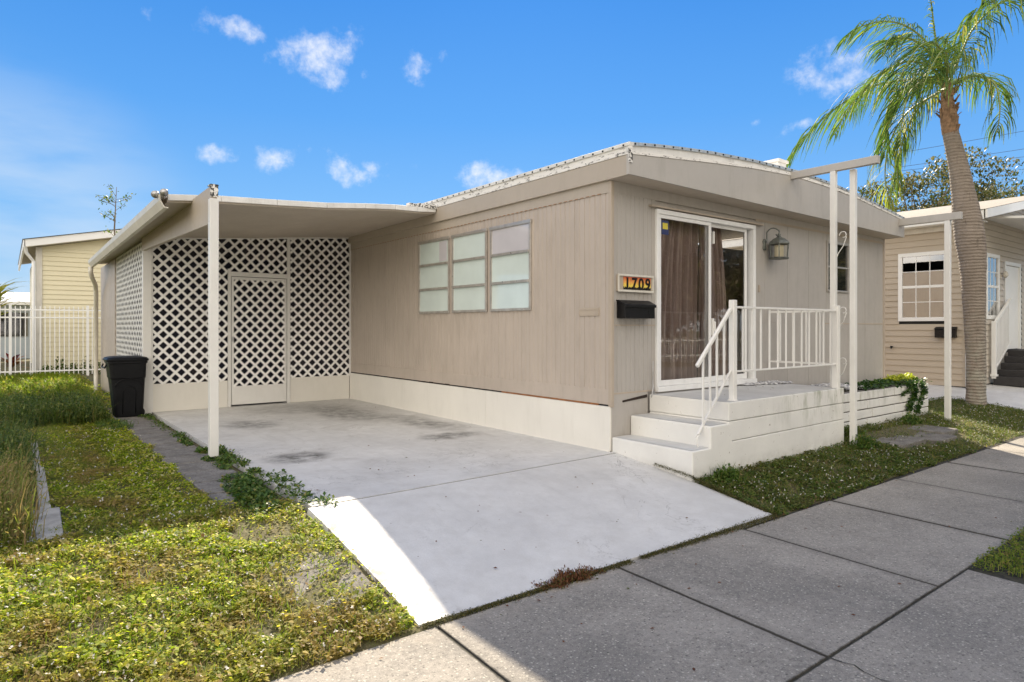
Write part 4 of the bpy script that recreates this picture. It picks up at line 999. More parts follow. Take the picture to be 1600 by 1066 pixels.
YNn=lambda x:-1.10+.07*x/3.3
zfr=lambda x,y:GZ(x,y)
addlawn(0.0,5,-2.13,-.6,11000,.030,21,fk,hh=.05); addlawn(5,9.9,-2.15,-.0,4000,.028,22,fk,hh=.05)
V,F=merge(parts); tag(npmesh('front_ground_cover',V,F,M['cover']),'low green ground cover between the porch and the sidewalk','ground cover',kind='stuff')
parts=[]
addlawn(-.2,3.5,-4.6,-3.46,9000,.022,23,lambda x,y,r:r.random(len(x))<np.clip((x+.14-.075*(y+3.48)-.10*vnoise(y*1.,x*0,7,2))*12,0,1)*np.clip((-3.45-y+.05*vnoise(x,y,6,4))*25,0,1),hh=.05,zf=lambda x,y:x*0-.275)
V1,F1=merge(parts)
x,y,r=scatter(-.05,3.5,-4.6,-3.52,900,24); V2,F2=blades(np.stack([x,y,x*0-.27],1),.045,.005,24,1.0)
V,F=merge([(V1,F1),(V2,F2)]); tag(npmesh('verge_grass',V,F,M['blade']),'patch of green grass on the street side of the sidewalk','grass',kind='stuff')
# grass blades mixed into the lawns
pp=[]
x,y,r=scatter(-5.9,-3.6,-1.93,.5,2600,31,near_keep); pp.append(blades(np.stack([x,y,GZ(x,y)],1),.07,.005,31,1.2))
x,y,r=scatter(-5.1,-4.1,.5,8.5,2200,32); pp.append(blades(np.stack([x,y,GZ(x,y)],1),.07,.006,32,1.2))
x,y,r=scatter(0.05,9.8,-2.0,-.7,900,33,fk); pp.append(blades(np.stack([x,y,GZ(x,y)],1),.06,.005,33,1.2))
x,y,r=scatter(-8.5,-3.7,8.5,18.3,420,34); pp.append(blades(np.stack([x,y,GZ(x,y)],1),.16,.012,34,1.0))
x,y,r=scatter(-5.9,-3.6,-1.93,.5,1500,35,near_keep); Vt,Ft=blades(np.stack([x,y,GZ(x,y)+.004],1),.05,.004,35,2.5)
V3,F3=merge([(Vt,Ft)]+[blades(np.stack([q1,q2,GZ(q1,q2)+.004],1),.05,.004,36,2.5) for q1,q2,_ in (scatter(-5.1,-4.1,.5,8,900,36),scatter(.05,9.8,-2.0,-.7,900,37,fk))]); tag(npmesh('thatch',V3,F3,M['dry']),'dry straw coloured thatch lying between the green leaves','thatch',kind='stuff')
V,F=merge(pp); tag(npmesh('grass_blades',V,F,M['blade']),'scattered thin grass blades growing through the ground cover','grass',kind='stuff')
# pale clover blooms
pp=[]
for (a,b_,c,d_,n,sd_,kp) in ((-5.9,-3.6,-1.9,.4,170,41,near_keep),(-5.1,-4.0,.4,6,60,42,near_keep),(0.05,9.8,-2.0,-.7,110,43,fk)):
    x,y,r=scatter(a,b_,c,d_,n,sd_,kp); z=GZ(x,y)+.045+r.uniform(0,.02,len(x))
    for q_ in range(3): pp.append(leafquads(np.stack([x,y,z],1),.013,1.2,.9,seed=sd_*10+q_))
V,F=merge(pp); tag(npmesh('clover_blooms',V,F,M['blossom']),'tiny pale blooms dotted through the ground cover','blooms',kind='stuff')
# vine growing over slab edge beside the path
pp=[]
def clump(cx,cy,cz,rx,ry,h,n,size,seed,tilt=.9):
    r=np.random.default_rng(seed); a=r.uniform(0,2*np.pi,n); q=np.sqrt(r.random(n)); x=cx+rx*q*np.cos(a); y=cy+ry*q*np.sin(a)
    z=cz+h*(1-q**2)*r.random(n)**.7+.005
    return leafquads(np.stack([x,y,z],1),size,tilt,.65,seed=seed+1)
rv=random.Random(4)
for i in range(34):
    y=rv.uniform(-.05,3.2) if i<26 else rv.uniform(3.2,6.9); wd=.10 if y>1.4 else .22
    if y>1.4 and rv.random()<.5: continue
    wd*=.8
    cxv=-3.60-(.02 if y>1.2 else .10)+rv.uniform(-.08,.06)
    pp.append(clump(cxv,y,-.03,wd*rv.uniform(.6,1.1),.14,.07 if y<1.4 else .04,int(220*(1 if y<1.4 else .5)),.038,100+i))
for i in range(60):
    y=rv.uniform(-.15,3.0); q_=rv.random()**2; n_=int(36-22*q_); pp.append(clump(-3.49+.16*q_*(1.2 if y<1.2 else .5)+rv.uniform(-.02,.02),y,.0,.05,.07,.03,n_,.034,200+i))
for i in range(40):
    y=rv.uniform(.35,6.9); pp.append(clump(-3.60+rv.uniform(-.10,.05),y,-.02,.06,.10,.025,24,.03,290+i))
V,F=merge(pp); tag(npmesh('edge_vine',V,F,M['vine']),'dark leafy creeper spilling from the path onto the slab edge','creeper',kind='stuff')
# porch-foot plants
for i,(cx_,cy_,s_,lb) in enumerate(((.42,-1.2,.22,'low leafy weed tuft at the near corner of the porch steps'),(3.45,-1.22,.26,'bushy dark weed around the foot of the near twin post'),(4.0,-.80,.28,'grassy weed tuft against the left end of the brick planter'),(6.0,-.82,.26,'leafy weed tuft near the right end of the brick planter'))):
    pp=[clump(cx_,cy_,gz(cx_,cy_),s_,s_*.55,.15 if i!=1 else .2,600,.04,300+i,1.2)]
    r=np.random.default_rng(320+i); n=160; P=np.stack([cx_+r.normal(0,s_*.4,n),cy_+r.normal(0,s_*.25,n),np.full(n,gz(cx_,cy_))],1); pp.append(blades(P,.16,.007,330+i,1.0))
    V,F=merge(pp); tag(npmesh('weed_tuft',V,F,M['vine'] if i!=2 else M['weed'],loc=(cx_,cy_,gz(cx_,cy_))),lb,'weed',group='weeds along the porch foot')
# dead weed at apron edge and moss in the joint
pp=[]
r=np.random.default_rng(50); n=2600; x=-2.44+np.clip(r.normal(0,.12,n),-.26,.26); y=-1.935+np.clip(r.normal(0,.032,n),-.06,.07)+.02*np.sin(x*30); z=-.262+np.abs(r.normal(0,.02,n))*np.clip(1-((x+2.44)/.26)**2,.1,1); pp.append(leafquads(np.stack([x,y,z],1),.022,1.3,.35,seed=51))
V,F=merge(pp); tag(npmesh('dead_weed',V,F,M['deadmoss'],loc=(-2.42,-1.93,-.26)),'reddish brown dead weed clump at the bottom edge of the driveway','weed')
r=np.random.default_rng(52); n=14000; x=r.uniform(-3.55,.05,n); w_=.018+.02*vnoise(x,x*0,3,5)+.035*np.clip((x+1.3)/1.3,0,1); y=-1.93-.013*(x+3.5)+r.normal(0,1,n)*w_*.6; z=-.268+np.abs(r.normal(0,.006,n))
k=vnoise(x,x*0,5,7)>.10-.2*(x>-1.5); x,y,z=x[k],y[k],z[k]
V,F=leafquads(np.stack([x,y,z],1),.011,.9,.6,seed=53)
r=np.random.default_rng(55); n=3500; x=r.uniform(.0,1,n)*1.1-.05; y=-1.08-.0*x+r.normal(0,.02,n); 
pp=[(V,F)]
n=1800; x=r.uniform(-.02,.02,n); y=r.uniform(-1.9,-1.1,n); z=-.1-(-1.1-y)*.2+r.uniform(0,.02,n); pp.append(leafquads(np.stack([x,y,z],1),.014,1,.6,seed=56))
n=800; x=r.uniform(-.02,.30,n)-.03; y=-1.12+r.normal(0,.015,n); 
n=700; y=r.uniform(-1.12,-.62,n); x=-.012+r.normal(0,.012,n); z=-.09+(y+1.1)*.1+r.uniform(0,.025,n); pp.append(leafquads(np.stack([x,y,z],1),.013,1,.5,seed=57))
V,F=merge(pp); tag(npmesh('crack_moss',V,F,M['moss']),'thin line of moss filling the crack between driveway and sidewalk','moss',kind='stuff')
# dry leaves and debris on the paving
r=np.random.default_rng(81); P_l=[]
for (x0,x1,y0,y1,z_,n) in ((-3.4,-.2,.2,6.5,.004,46),(-3.3,-.2,-1.8,0,None,26),(-4,9,-3.4,-2.1,-.264,90),(.1,.6,-1,-.1,None,0),(.8,3.1,-.9,-.1,.613,14),(-3.6,8,-2.12,-1.99,-.262,60)):
    x=r.uniform(x0,x1,n); y=r.uniform(y0,y1,n); z=np.full(n,z_) if z_ is not None else np.interp(y,[-1.9,-1.1,-.1],[-.255,-.100,.004]); P_l.append(np.stack([x,y,z],1))
V,F=leafquads(np.concatenate(P_l),.026,.15,.5,seed=82); tag(npmesh('leaf_litter',V,F,M['deadmoss']),'small dry brown leaves scattered on the paving','leaf litter',kind='stuff')
# tall weeds left
def weedthing(name,cx_,cy_,rx,ry,h,n,lb,seed,m1,dry=0,grp='overgrown weeds along the left lawn edge',lsz=.05):
    r=np.random.default_rng(seed); g0=gz(cx_,cy_)
    st=n//26; bx=cx_+rx*r.uniform(-1,1,st); by=cy_+ry*r.uniform(-1,1,st); hh=h*r.uniform(.45,1.1,st)*(1-.35*((bx-cx_)/rx)**2); lean=r.normal(0,.25,(st,2))
    k=r.integers(0,st,n); t_=r.random(n)**.7
    P=np.stack([bx[k]+lean[k,0]*hh[k]*t_**2+r.normal(0,.035,n),by[k]+lean[k,1]*hh[k]*t_**2+r.normal(0,.035,n),g0+hh[k]*t_],1)
    ps=[leafquads(P,lsz,1.2,.4,seed=seed+1)]
    Bp=np.stack([bx[k[:n//5]]+r.normal(0,.05,n//5),by[k[:n//5]]+r.normal(0,.05,n//5),np.full(n//5,g0)],1); ps.append(blades(Bp,h*.9,.008,seed+2,.8))
    V,F=merge(ps); return tag(npmesh(name,V,F,m1,loc=(cx_,cy_,g0)),lb,'weeds',group=grp)
weedthing('tall_weeds',-5.55,1.2,.28,1.0,.42,9000,'tall straw coloured grassy weeds left of the nearest edging slabs',400,M['dry'],lsz=.035)
weedthing('tall_weeds',-5.55,3.6,.36,1.4,.42,9000,'light green feathery weeds left of the farther edging slabs',410,M['weed'],lsz=.04)
weedthing('tall_weeds',-4.95,7.6,.78,1.3,.38,16000,'dark green bushy weeds spreading left of the trash bin',420,M['weed'])
weedthing('tall_weeds',-5.6,11.5,1.6,2.4,.34,12000,'pale green low weeds in front of the white fence',430,M['blade'],lsz=.07)
weedthing('tall_weeds',-4.15,5.9,.18,.5,.10,1500,'short weed tuft on the path edge in front of the trash bin',440,M['vine'],lsz=.035)
# edging slabs
for i,(a,b_,lb) in enumerate(((.25,1.05,'pale concrete edging slab nearest the sunlit grass'),(1.1,2.9,'narrow pale edging slab in the middle of the left weed border'),(2.95,4.65,'farthest narrow edging slab, partly hidden by weeds'))):
    e_=MB(); x0=-5.23 if i==0 else -5.15; x1=-5.05 if i==0 else -5.08
    e_.hexa([(x0-.03,a,-.1),(x1-.02,a,-.1),(x1,b_,-.1),(x0,b_,-.1)],[(x0-.03,a,-.01),(x1-.02,a,-.01),(x1,b_,.01),(x0,b_,.01)])
    tag(e_.build('edging_slab',M['concrete_old'],bevel=.01,origin=(x0,a,-.05)),lb,'edging slab',group='concrete edging slabs along the weeds')
# stepping stones right
for i,(cx_,cy_,hx,hy,lb) in enumerate(((4.35,-1.28,.42,.22,'grey stepping stone nearest the twin post'),(5.15,-1.38,.36,.26,'middle grey stepping stone beside the brick planter'),(5.75,-1.2,.30,.28,'far pale stepping stone left of the single white post'))):
    e_=MB(); g0=gz(cx_,cy_); loft(e_,[rr(cx_,cy_,hx,hy,.05,g0-.04),rr(cx_,cy_,hx,hy,.05,g0+.022),rr(cx_,cy_,hx-.012,hy-.012,.05,g0+.03)])
    tag(e_.build('stepping_stone',M['paver'],origin=(cx_,cy_,g0)),lb,'stepping stone',group='stepping stones by the planter')
# ivy on planter
r=np.random.default_rng(60); n=1500
x=r.uniform(4.9,7.25,n); y=-.45+r.normal(0,.09,n); z=.47+r.uniform(0,.07,n)*np.exp(-((y+.4)/.2)**2)
pp=[leafquads(np.stack([x,y,z],1),.055,.9,.75,seed=61)]
for (xx,ln,nn,s0) in ((6.55,.45,420,62),(6.9,.52,300,63),(6.3,.2,120,64)):
    tt_=r.random(nn); x=xx+.12*np.sin(tt_*5)+r.normal(0,.06,nn); y=np.full(nn,-.645)+r.uniform(-.02,.0,nn); z=.48-tt_*ln
    pp.append(leafquads(np.stack([x,y,z],1),.05,1.2,.8,seed=s0))
iv=empty('ivy_plant',(6.7,-.6,.45),'dark green ivy trailing over the right end of the brick planter','ivy')
V,F=merge(pp); npmesh('ivy_leaves',V,F,M['ivy'],iv)
pp=[]
for (xx,s0) in ((6.35,71),(6.95,72),(6.65,73)):
    n=420; a=r.uniform(0,6.28,n); q=np.sqrt(r.random(n)); x=xx+.24*q*np.cos(a); y=-.42+.10*q*np.sin(a); z=.50+.09*(1-q**2)*r.random(n)+.02
    pp.append(leafquads(np.stack([x,y,z],1),.04,1.0,.8,seed=s0))
V,F=merge(pp); o=npmesh('yellow_foliage',V,F,M['yellow'],iv); o['label']='bright yellow green blooms on the planter ivy'
b=MB(); b.tube([(5.2,-.5,.47),(5.9,-.46,.49),(6.5,-.55,.49),(6.58,-.64,.42),(6.6,-.645,.1)],.006,5); b.build('ivy_stem',M['bark'],iv)

# ------------------------------------------------------------------ palm tree
RV=Vector((.7888,-.615,0)); FV=Vector((.6147,.7886,0)); PB=Vector((9.56,-.66,-.22)); PS=1/80.
pt=empty('palm_tree',PB,'leaning ringed palm tree with drooping windblown fronds between the two homes','palm tree')
def pp3(u,v,dd=0):
    """u,v: offsets (m) right of and above the trunk base"""
    return PB+RV*((u-1525)*PS)+Vector((0,0,(640-v)*PS))+FV*dd
tr=[(1526,650,.19),(1525,638,.185),(1525,610,.165),(1525,560,.165),(1523,500,.18),(1521,440,.205),(1519,400,.235),(1515,370,.255),(1511,340,.245),(1505,300,.20),(1498,260,.168),(1491,230,.15),(1485,205,.135)]
b=MB(); 
P2=[pp3(u,v) for u,v,_ in tr]; 
def resample(P,R,n):
    out=[];ro=[]
    m=len(P)-1
    for i in range(n+1):
        s=i/n*m; k=min(int(s),m-1); f=s-k
        p0=P[max(k-1,0)];p1=P[k];p2=P[k+1];p3=P[min(k+2,m)]
        out.append(.5*((2*p1)+(p2-p0)*f+(2*p0-5*p1+4*p2-p3)*f*f+(3*p1-p0-3*p2+p3)*f**3)); ro.append(R[k]*(1-f)+R[k+1]*f)
    return out,ro
PP,RR=resample(P2,[r_ for _,_,r_ in tr],90)
RR=[r_*(1+random.uniform(-.018,.018)) for i,r_ in enumerate(RR)]
b.tube(PP,RR,22); b.build('trunk',M['ptrunk'],pt,smooth=True)
b=MB()
b.tube([pp3(1485,207),pp3(1483,185),pp3(1481,165),pp3(1479,140)],[.14,.15,.12,.09],14)
rp2=random.Random(5)
for i in range(26):
    a=rp2.uniform(0,6.28); v=rp2.uniform(135,212); c0=pp3(1482,v); d_=RV*math.cos(a)+FV*math.sin(a)
    r0=.12; p=c0+d_*r0; q=p+d_*rp2.uniform(.04,.12)+Vector((0,0,rp2.uniform(.08,.28))); w_=rp2.uniform(.05,.09); s_=d_.cross(Vector((0,0,1))).normalized()*w_
    b.add([p-s_,p+s_,q+s_*.4,q-s_*.4,p-s_*.7-d_*.03,p+s_*.7-d_*.03,q+s_*.3-d_*.02,q-s_*.3-d_*.02],[(0,1,2,3),(7,6,5,4),(0,3,7,4),(1,5,6,2)])
b.build('leaf_bases',M['boot'],pt)
def frond(pts,lf,seed,m='palm',droop=1.0,wind=-.25,dens=1.0,side=1.0):
    r=random.Random(seed); P3=[pp3(*p) for p in pts]; C,_=resample(P3,[0]*len(P3),60)
    st=MB(); st.tube(C,[.022*(1-.8*i/60)+.003 for i in range(61)],6)
    st.build('frond_stalk',M['stem'],pt)
    V=[];F=[]
    nL=int(52*dens)
    for i in range(nL):
        t_=.08+.92*i/nL; s=t_*60; k=min(int(s),59); f=s-k; p=C[k]*(1-f)+C[k+1]*f; T=(C[min(k+1,60)]-C[max(k-1,0)]).normalized()
        sv=T.cross(Vector((0,0,1)))
        if sv.length<.1: sv=T.cross(RV)
        sv.normalize()
        L=1.5*lf*(.55+.9*math.sin(math.pi*min(t_*.9+.08,1)))*r.uniform(.75,1.15)*(1 if t_<.9 else .7)
        for sg_ in (-1,1):
            d0=(sv*sg_*(.75*side)+T*.55+Vector((0,0,.15+r.uniform(-.2,.25)))).normalized()
            dn=(Vector((0,0,-1.3))*droop+RV*wind*r.uniform(.5,1.5)+T*.25+Vector((r.uniform(-.15,.15),r.uniform(-.15,.15),0))).normalized()
            pts_=[p]; q=p; nseg=4
            for g_ in range(nseg):
                w=(g_+.6)/nseg; d=(d0*(1-w)**1.3+dn*w*1.15).normalized(); q=q+d*(L/nseg); pts_.append(q)
            wd=[.006,.012,.011,.007,.0015]
            wv_=d0.cross(dn)
            if wv_.length<.05: wv_=sv.copy()
            wv_=(wv_.normalized()+Vector((r.uniform(-.5,.5),r.uniform(-.5,.5),r.uniform(-.3,.3)))).normalized()
            b0=len(V)
            for q_,w_ in zip(pts_,wd): V.append(q_-wv_*w_);V.append(q_+wv_*w_)
            for g_ in range(nseg): F.append((b0+2*g_,b0+2*g_+1,b0+2*g_+3,b0+2*g_+2))
    npmesh('frond_leaflets',np.array([tuple(v) for v in V]),np.array(F),M[m],pt)
frond([(1480,130),(1462,85),(1430,48),(1390,32),(1345,40),(1318,62)],.42,1,droop=1.0,wind=-.5)
frond([(1480,130),(1455,85),(1425,60),(1395,60),(1372,75,-.3),(1362,100,-.4)],.40,12,droop=1.0,wind=-.5)
frond([(1480,132,0),(1450,108,.5),(1405,105,1.0),(1355,135,1.3),(1310,180,1.5),(1280,228,1.6)],.55,2,droop=1.1,wind=-.35)
frond([(1478,132,0),(1448,112,-.6),(1410,118,-1.2),(1375,150,-1.6),(1350,190,-1.8)],.55,3,droop=1.2,wind=-.3)
frond([(1480,134,0),(1455,120,.2),(1430,135,.4),(1410,180,.5),(1405,235,.5)],.50,4,droop=1.2,wind=-.2)
frond([(1480,130),(1460,100,-.3),(1430,88,-.6),(1395,100,-.9),(1360,135,-1.2),(1335,180,-1.3)],.5,5,droop=1.1,wind=-.35)
frond([(1482,130),(1496,85,.1),(1515,45,.2),(1535,15,.2),(1543,2,.2),(1548,-12,.1)],.46,6,droop=.9,wind=-.35)
frond([(1482,130),(1490,90,-.2),(1500,55,-.4),(1522,30,-.7),(1540,40,-1.0),(1546,75,-1.2)],.46,7,droop=1.1,wind=-.2)
frond([(1483,132,0),(1505,118,.3),(1535,103,.5),(1570,99,.6),(1605,103,.8),(1640,125,.9)],.40,8,droop=1.3,wind=-.15,dens=.8)
frond([(1480,128),(1466,80),(1460,45),(1456,10),(1452,-15)],.10,9,droop=.4,wind=-.2,dens=.5,side=.3)
frond([(1482,134,0),(1500,130,-.4),(1512,150,-.7),(1514,190,-.8),(1510,225,-.8)],.36,10,droop=1.3,wind=-.1,dens=.7)
frond([(1480,136,0),(1462,150,.9),(1450,195,1.3),(1452,250,1.5),(1462,300,1.5)],.42,11,m='palm_old',droop=1.2,wind=.05)
frond([(1481,130,0),(1478,90,.8),(1470,65,1.6),(1455,70,2.3),(1440,100,2.7)],.5,13,droop=1.1,wind=-.3)
frond([(1481,134,0),(1470,145,.6),(1458,185,.9),(1450,240,1.0),(1452,275,1.0)],.36,17,droop=1.3,wind=-.1,dens=.7)
frond([(1480,130,0),(1452,102,0),(1420,92,.1),(1380,112,.2),(1340,155,.2),(1312,205,.2)],.52,18,droop=1.1,wind=-.35,dens=.8)
frond([(1480,132,0),(1446,125,-.2),(1408,150,-.3),(1390,200,-.4),(1388,235,-.4)],.5,15,droop=1.2,wind=-.3)

# ------------------------------------------------------------------ trees
def tree(name,base,h,cr,lb,seed,m='oak',nl=9000,ls=.13,trunk_r=.2,clumps=26,grp='trees beyond the houses',cz=.62,flat=.55,gap=0):
    e=empty(name,base,lb,'tree',grp); r=random.Random(seed); B=Vector(base)
    b=MB(); b.tube([B,B+Vector((.1,0,h*.25)),B+Vector((-.1,.1,h*.5))],[trunk_r,trunk_r*.75,trunk_r*.55],10)
    cc=[]
    for i in range(clumps):
        a=r.uniform(0,6.28); q=math.sqrt(r.random()); c=B+Vector((cr*q*math.cos(a),cr*q*math.sin(a),h*cz+(h*(1-cz))*r.uniform(-.7,.85)*math.sqrt(1-q*q*.8)))
        cc.append((c,r.uniform(.3,.52)*cr*.75))
        if i%2==0:
            s0=B+Vector((-.05,.05,h*r.uniform(.28,.5))); mid=(s0+c)/2+Vector((r.uniform(-.3,.3),r.uniform(-.3,.3),.2)); b.tube([s0,mid,c],[trunk_r*.4,trunk_r*.22,trunk_r*.06],6)
    b.build('trunk',M['bark'],e,smooth=True)
    rg_=np.random.default_rng(seed); k=rg_.integers(0,clumps,nl); C=np.array([tuple(c) for c,_ in cc]); Rr=np.array([q for _,q in cc])
    d=rg_.normal(0,1,(nl,3)); d/=np.linalg.norm(d,axis=1)[:,None]; q=rg_.random(nl)**.45
    P=C[k]+d*(Rr[k]*q)[:,None]*np.array([1,1,flat+.15])
    # sub-twig clustering
    tw=rg_.integers(0,nl//14,nl); P[:]=P[tw]*.72+P*.28 if False else P
    V,F=leafquads(P,ls,1.3,.55,seed=seed+5); npmesh('crown',V,F,M[m],e); return e
tree('oak_tree',(28,6.9,-.1),9.4,3.0,'bushy oak crown showing left of the palm trunk above the roofs',501,nl=8500,ls=.17,cz=.80)
tree('oak_tree',(33.5,5.2,-.1),8.6,2.6,'sparser oak crown showing right of the palm trunk above the neighbour roof',502,nl=5500,ls=.17,clumps=20,cz=.80)
tree('oak_tree',(37,4.0,-.1),8.9,2.8,'oak crown at the far right edge above the neighbour roof',503,nl=5000,ls=.18,clumps=18,cz=.80)
# sapling behind carport
sp0=Vector((-3.0,15.6,-.1))
e=empty('young_tree',sp0,'thin leafy sapling poking above the carport roof at the left','tree')
b=MB(); b.tube([sp0,sp0+Vector((.05,0,2.5)),sp0+Vector((-.05,0,4.2)),sp0+Vector((0,0,5.35))],[.05,.035,.02,.006],8)
rg=np.random.default_rng(9); P=[]
for i in range(16):
    z=rg.uniform(3.7,5.1); a=rg.uniform(0,6.28); ln=rg.uniform(.15,.42); c=sp0+Vector((-.02,0,z)); q=c+Vector((math.cos(a)*ln,math.sin(a)*ln,rg.uniform(.1,.3))); b.tube([c,q],.006,5)
    for k in range(14): f=rg.uniform(.4,1.1); P.append(tuple(c+(q-c)*f+Vector(rg.normal(0,.05,3))))
b.build('trunk',M['bark'],e); V,F=leafquads(np.array(P),.085,1.2,.5,seed=91); npmesh('crown',V,F,M['weed'],e)

# ------------------------------------------------------------------ clapboard helper
def clap(mb,axis,fix,a0,a1,z0,z1,pitch=.12,holes=(),topf=None):
    """horizontal lap siding boards, facing -axis direction"""
    z=z0
    while z<z1-.01:
        zt=min(z+pitch,z1); segs=[(a0,a1)]
        for (h0,h1,hz0,hz1) in holes:
            if zt>hz0+.001 and z<hz1-.001:
                ns=[]
                for s0,s1 in segs:
                    if h0>s0: ns.append((s0,min(h0,s1)))
                    if h1<s1: ns.append((max(h1,s0),s1))
                segs=[s for s in ns if s[1]-s[0]>.01]
        for s0,s1 in segs:
            if topf:
                s1=min(s1,topf(zt)) if False else s1
            o=.024
            if axis=='x': mb.add([(fix-o,s0,z),(fix-o,s1,z),(fix,s1,zt),(fix,s0,zt),(fix+.02,s0,z),(fix+.02,s1,z)],[(0,3,2,1),(0,1,5,4)])
            else: mb.add([(s0,fix-o,z),(s1,fix-o,z),(s1,fix,zt),(s0,fix,zt),(s0,fix+.02,z),(s1,fix+.02,z)],[(0,1,2,3),(0,4,5,1)])
        z=zt
# ------------------------------------------------------------------ neighbour house (right)
nh=empty('neighbour_house',(11.5,.1,.1),'tan clapboard neighbour house with white windows right of the mobile home','house')
NX,NY=11.5,.1
wy0,wy1=.53,1.40
b=MB(); clap(b,'x',NX,NY,9,.08,3.62,.14,holes=((.46,1.47,1.57,3.10),)); b.build('side_wall',M['nwall'],nh)
b=MB(); b.box(NX+.02,NX+.15,NY+.02,12,.0,3.6); b.build('wall_core',M['dark'],nh)
b=MB(); clap(b,'y',NY,NX,22,.08,3.95,.14,holes=((12.79,13.70,1.62,3.10),(14.05,15.5,.85,3.02))); 
z=3.95
while z<5.2:
    x0=12.3+(z-3.95)*5.2; 
    if x0<22: b.add([(x0,NY-.014,z),(22,NY-.014,z),(22,NY,z+.105),(x0+.4,NY,z+.105)],[(0,1,2,3)])
    z+=.105
b.build('front_wall',M['nfront'],nh)
b=MB(); b.box(NX+.15,22,NY+.03,NY+.15,.0,3.9); b.build('front_core',M['dark'],nh)
b=MB(); b.box(NX-.02,NX+.07,NY-.02,NY+.07,.08,3.62); b.build('corner_board',M['nwall'],nh,bevel=.004)
def hung(axis,fix,a0,a1,z0,z1,tw=.09):
    f=MB(); pr=.03
    def bx(s0,s1,za,zb_,d0=0,d1=pr):
        if axis=='x': f.box(fix-d1,fix+.04-d0,s0,s1,za,zb_)
        else: f.box(s0,s1,fix-d1,fix+.04-d0,za,zb_)
    bx(a0-tw,a1+tw,z0-tw,z0); bx(a0-tw,a1+tw,z1,z1+tw); bx(a0-tw,a0,z0,z1); bx(a1,a1+tw,z0,z1)
    zm=(z0+z1)/2; bx(a0,a1,zm-.03,zm+.03,0,.02)
    fr=f.build('window',M['vinylwhite'],nh,bevel=.004); f=MB()
    for k in (1,2): s=a0+(a1-a0)*k/3; bx(s-.008,s+.008,z0,z1,0,.006)
    for zz in ((z0+zm)/2,(z1+zm)/2): bx(a0,a1,zz-.008,zz+.008,0,.0055)
    f.build('glazing_bars',M['vinylwhite'],fr)
    p=MB()
    if axis=='x': p.add([(fix,a0,z0),(fix,a1,z0),(fix,a1,z1),(fix,a0,z1)],[(0,3,2,1)])
    else: p.add([(a0,fix,z0),(a1,fix,z0),(a1,fix,z1),(a0,fix,z1)],[(0,1,2,3)])
    p.build('pane',M['nglass'],fr)
    p=MB()
    if axis=='x': p.box(fix+.02,fix+.03,a0,a1,z0,z1)
    else: p.box(a0,a1,fix+.02,fix+.03,z0,z1)
    p.build('dark_backing',M['dark'],fr)  # plain dark sheet added behind the glass, standing in for the dim interior
hung('x',NX,.53,1.40,1.64,3.07); hung('y',NY,12.86,13.62,1.69,3.07)
# eaves / roof: side eave along Y, gable towards street
b=MB(); b.box(NX-.42,NX-.38,-.35,12,3.72,3.92); b.build('side_fascia',M['vinylwhite'],nh,bevel=.004)
b=MB(); b.box(NX-.38,NX+.02,-.3,12,3.70,3.72); b.box(NX-.05,NX+.03,NY,12,3.60,3.70); b.build('side_soffit',M['gutter'],nh)
b=MB(); b.add([(NX-.45,-.4,3.93),(NX-.45,12,3.93),(19,12,5.40),(19,-.4,5.40)],[(0,3,2,1)]); b.add([(19,-.4,5.40),(19,12,5.40),(27,12,3.9),(27,-.4,3.9)],[(0,3,2,1)]); b.build('roof',M['shingle'],nh)
b=MB(); b.hexa([(NX-.42,-.42,3.74),(19,-.42,5.20),(19,-.38,5.20),(NX-.42,-.38,3.74)],[(NX-.42,-.42,3.925),(19,-.42,5.39),(19,-.38,5.39),(NX-.42,-.38,3.925)]); b.build('rake_board',M['vinylwhite'],nh)
b=MB(); b.add([(NX-.42,-.38,3.73),(19,-.38,5.19),(19,NY+.02,5.19),(NX-.42,NY+.02,3.73)],[(0,3,2,1)]); b.build('rake_soffit',M['gutter'],nh)
# porch awning roof edge over the stairs with white gutter
b=MB(); b.box(12.6,19,-1.2,-1.12,3.78,3.93); b.build('porch_gutter',M['vinylwhite'],nh,bevel=.01)
b=MB(); b.hexa([(12.6,-1.12,3.80),(19,-1.12,3.80),(19,NY,3.95),(12.6,NY,3.95)],[(12.6,-1.12,3.86),(19,-1.12,3.86),(19,NY,4.0),(12.6,NY,4.0)]); b.build('porch_roof',M['vinylwhite'],nh)
# door
b=MB(); b.box(14.12,14.22,NY-.03,NY+.05,.85,2.96); b.box(15.3,15.4,NY-.03,NY+.05,.85,2.96); b.box(14.12,15.4,NY-.03,NY+.05,2.96,3.05); f=b.build('door_casing',M['vinylwhite'],nh,bevel=.004)
b=MB(); b.box(14.22,15.3,NY+.0,NY+.03,.86,2.95); b.build('door',M['vinylwhite'],nh,bevel=.004)
b=MB(); b.lathe((13.95,NY-.08,2.62),[(.02,0),(.06,.05),(.05,.12),(.02,.16)],10); b.tube([(13.95,NY-.0,2.68),(13.95,NY-.08,2.7)],.012); b.build('porch_lamp',M['gutter'],nh)
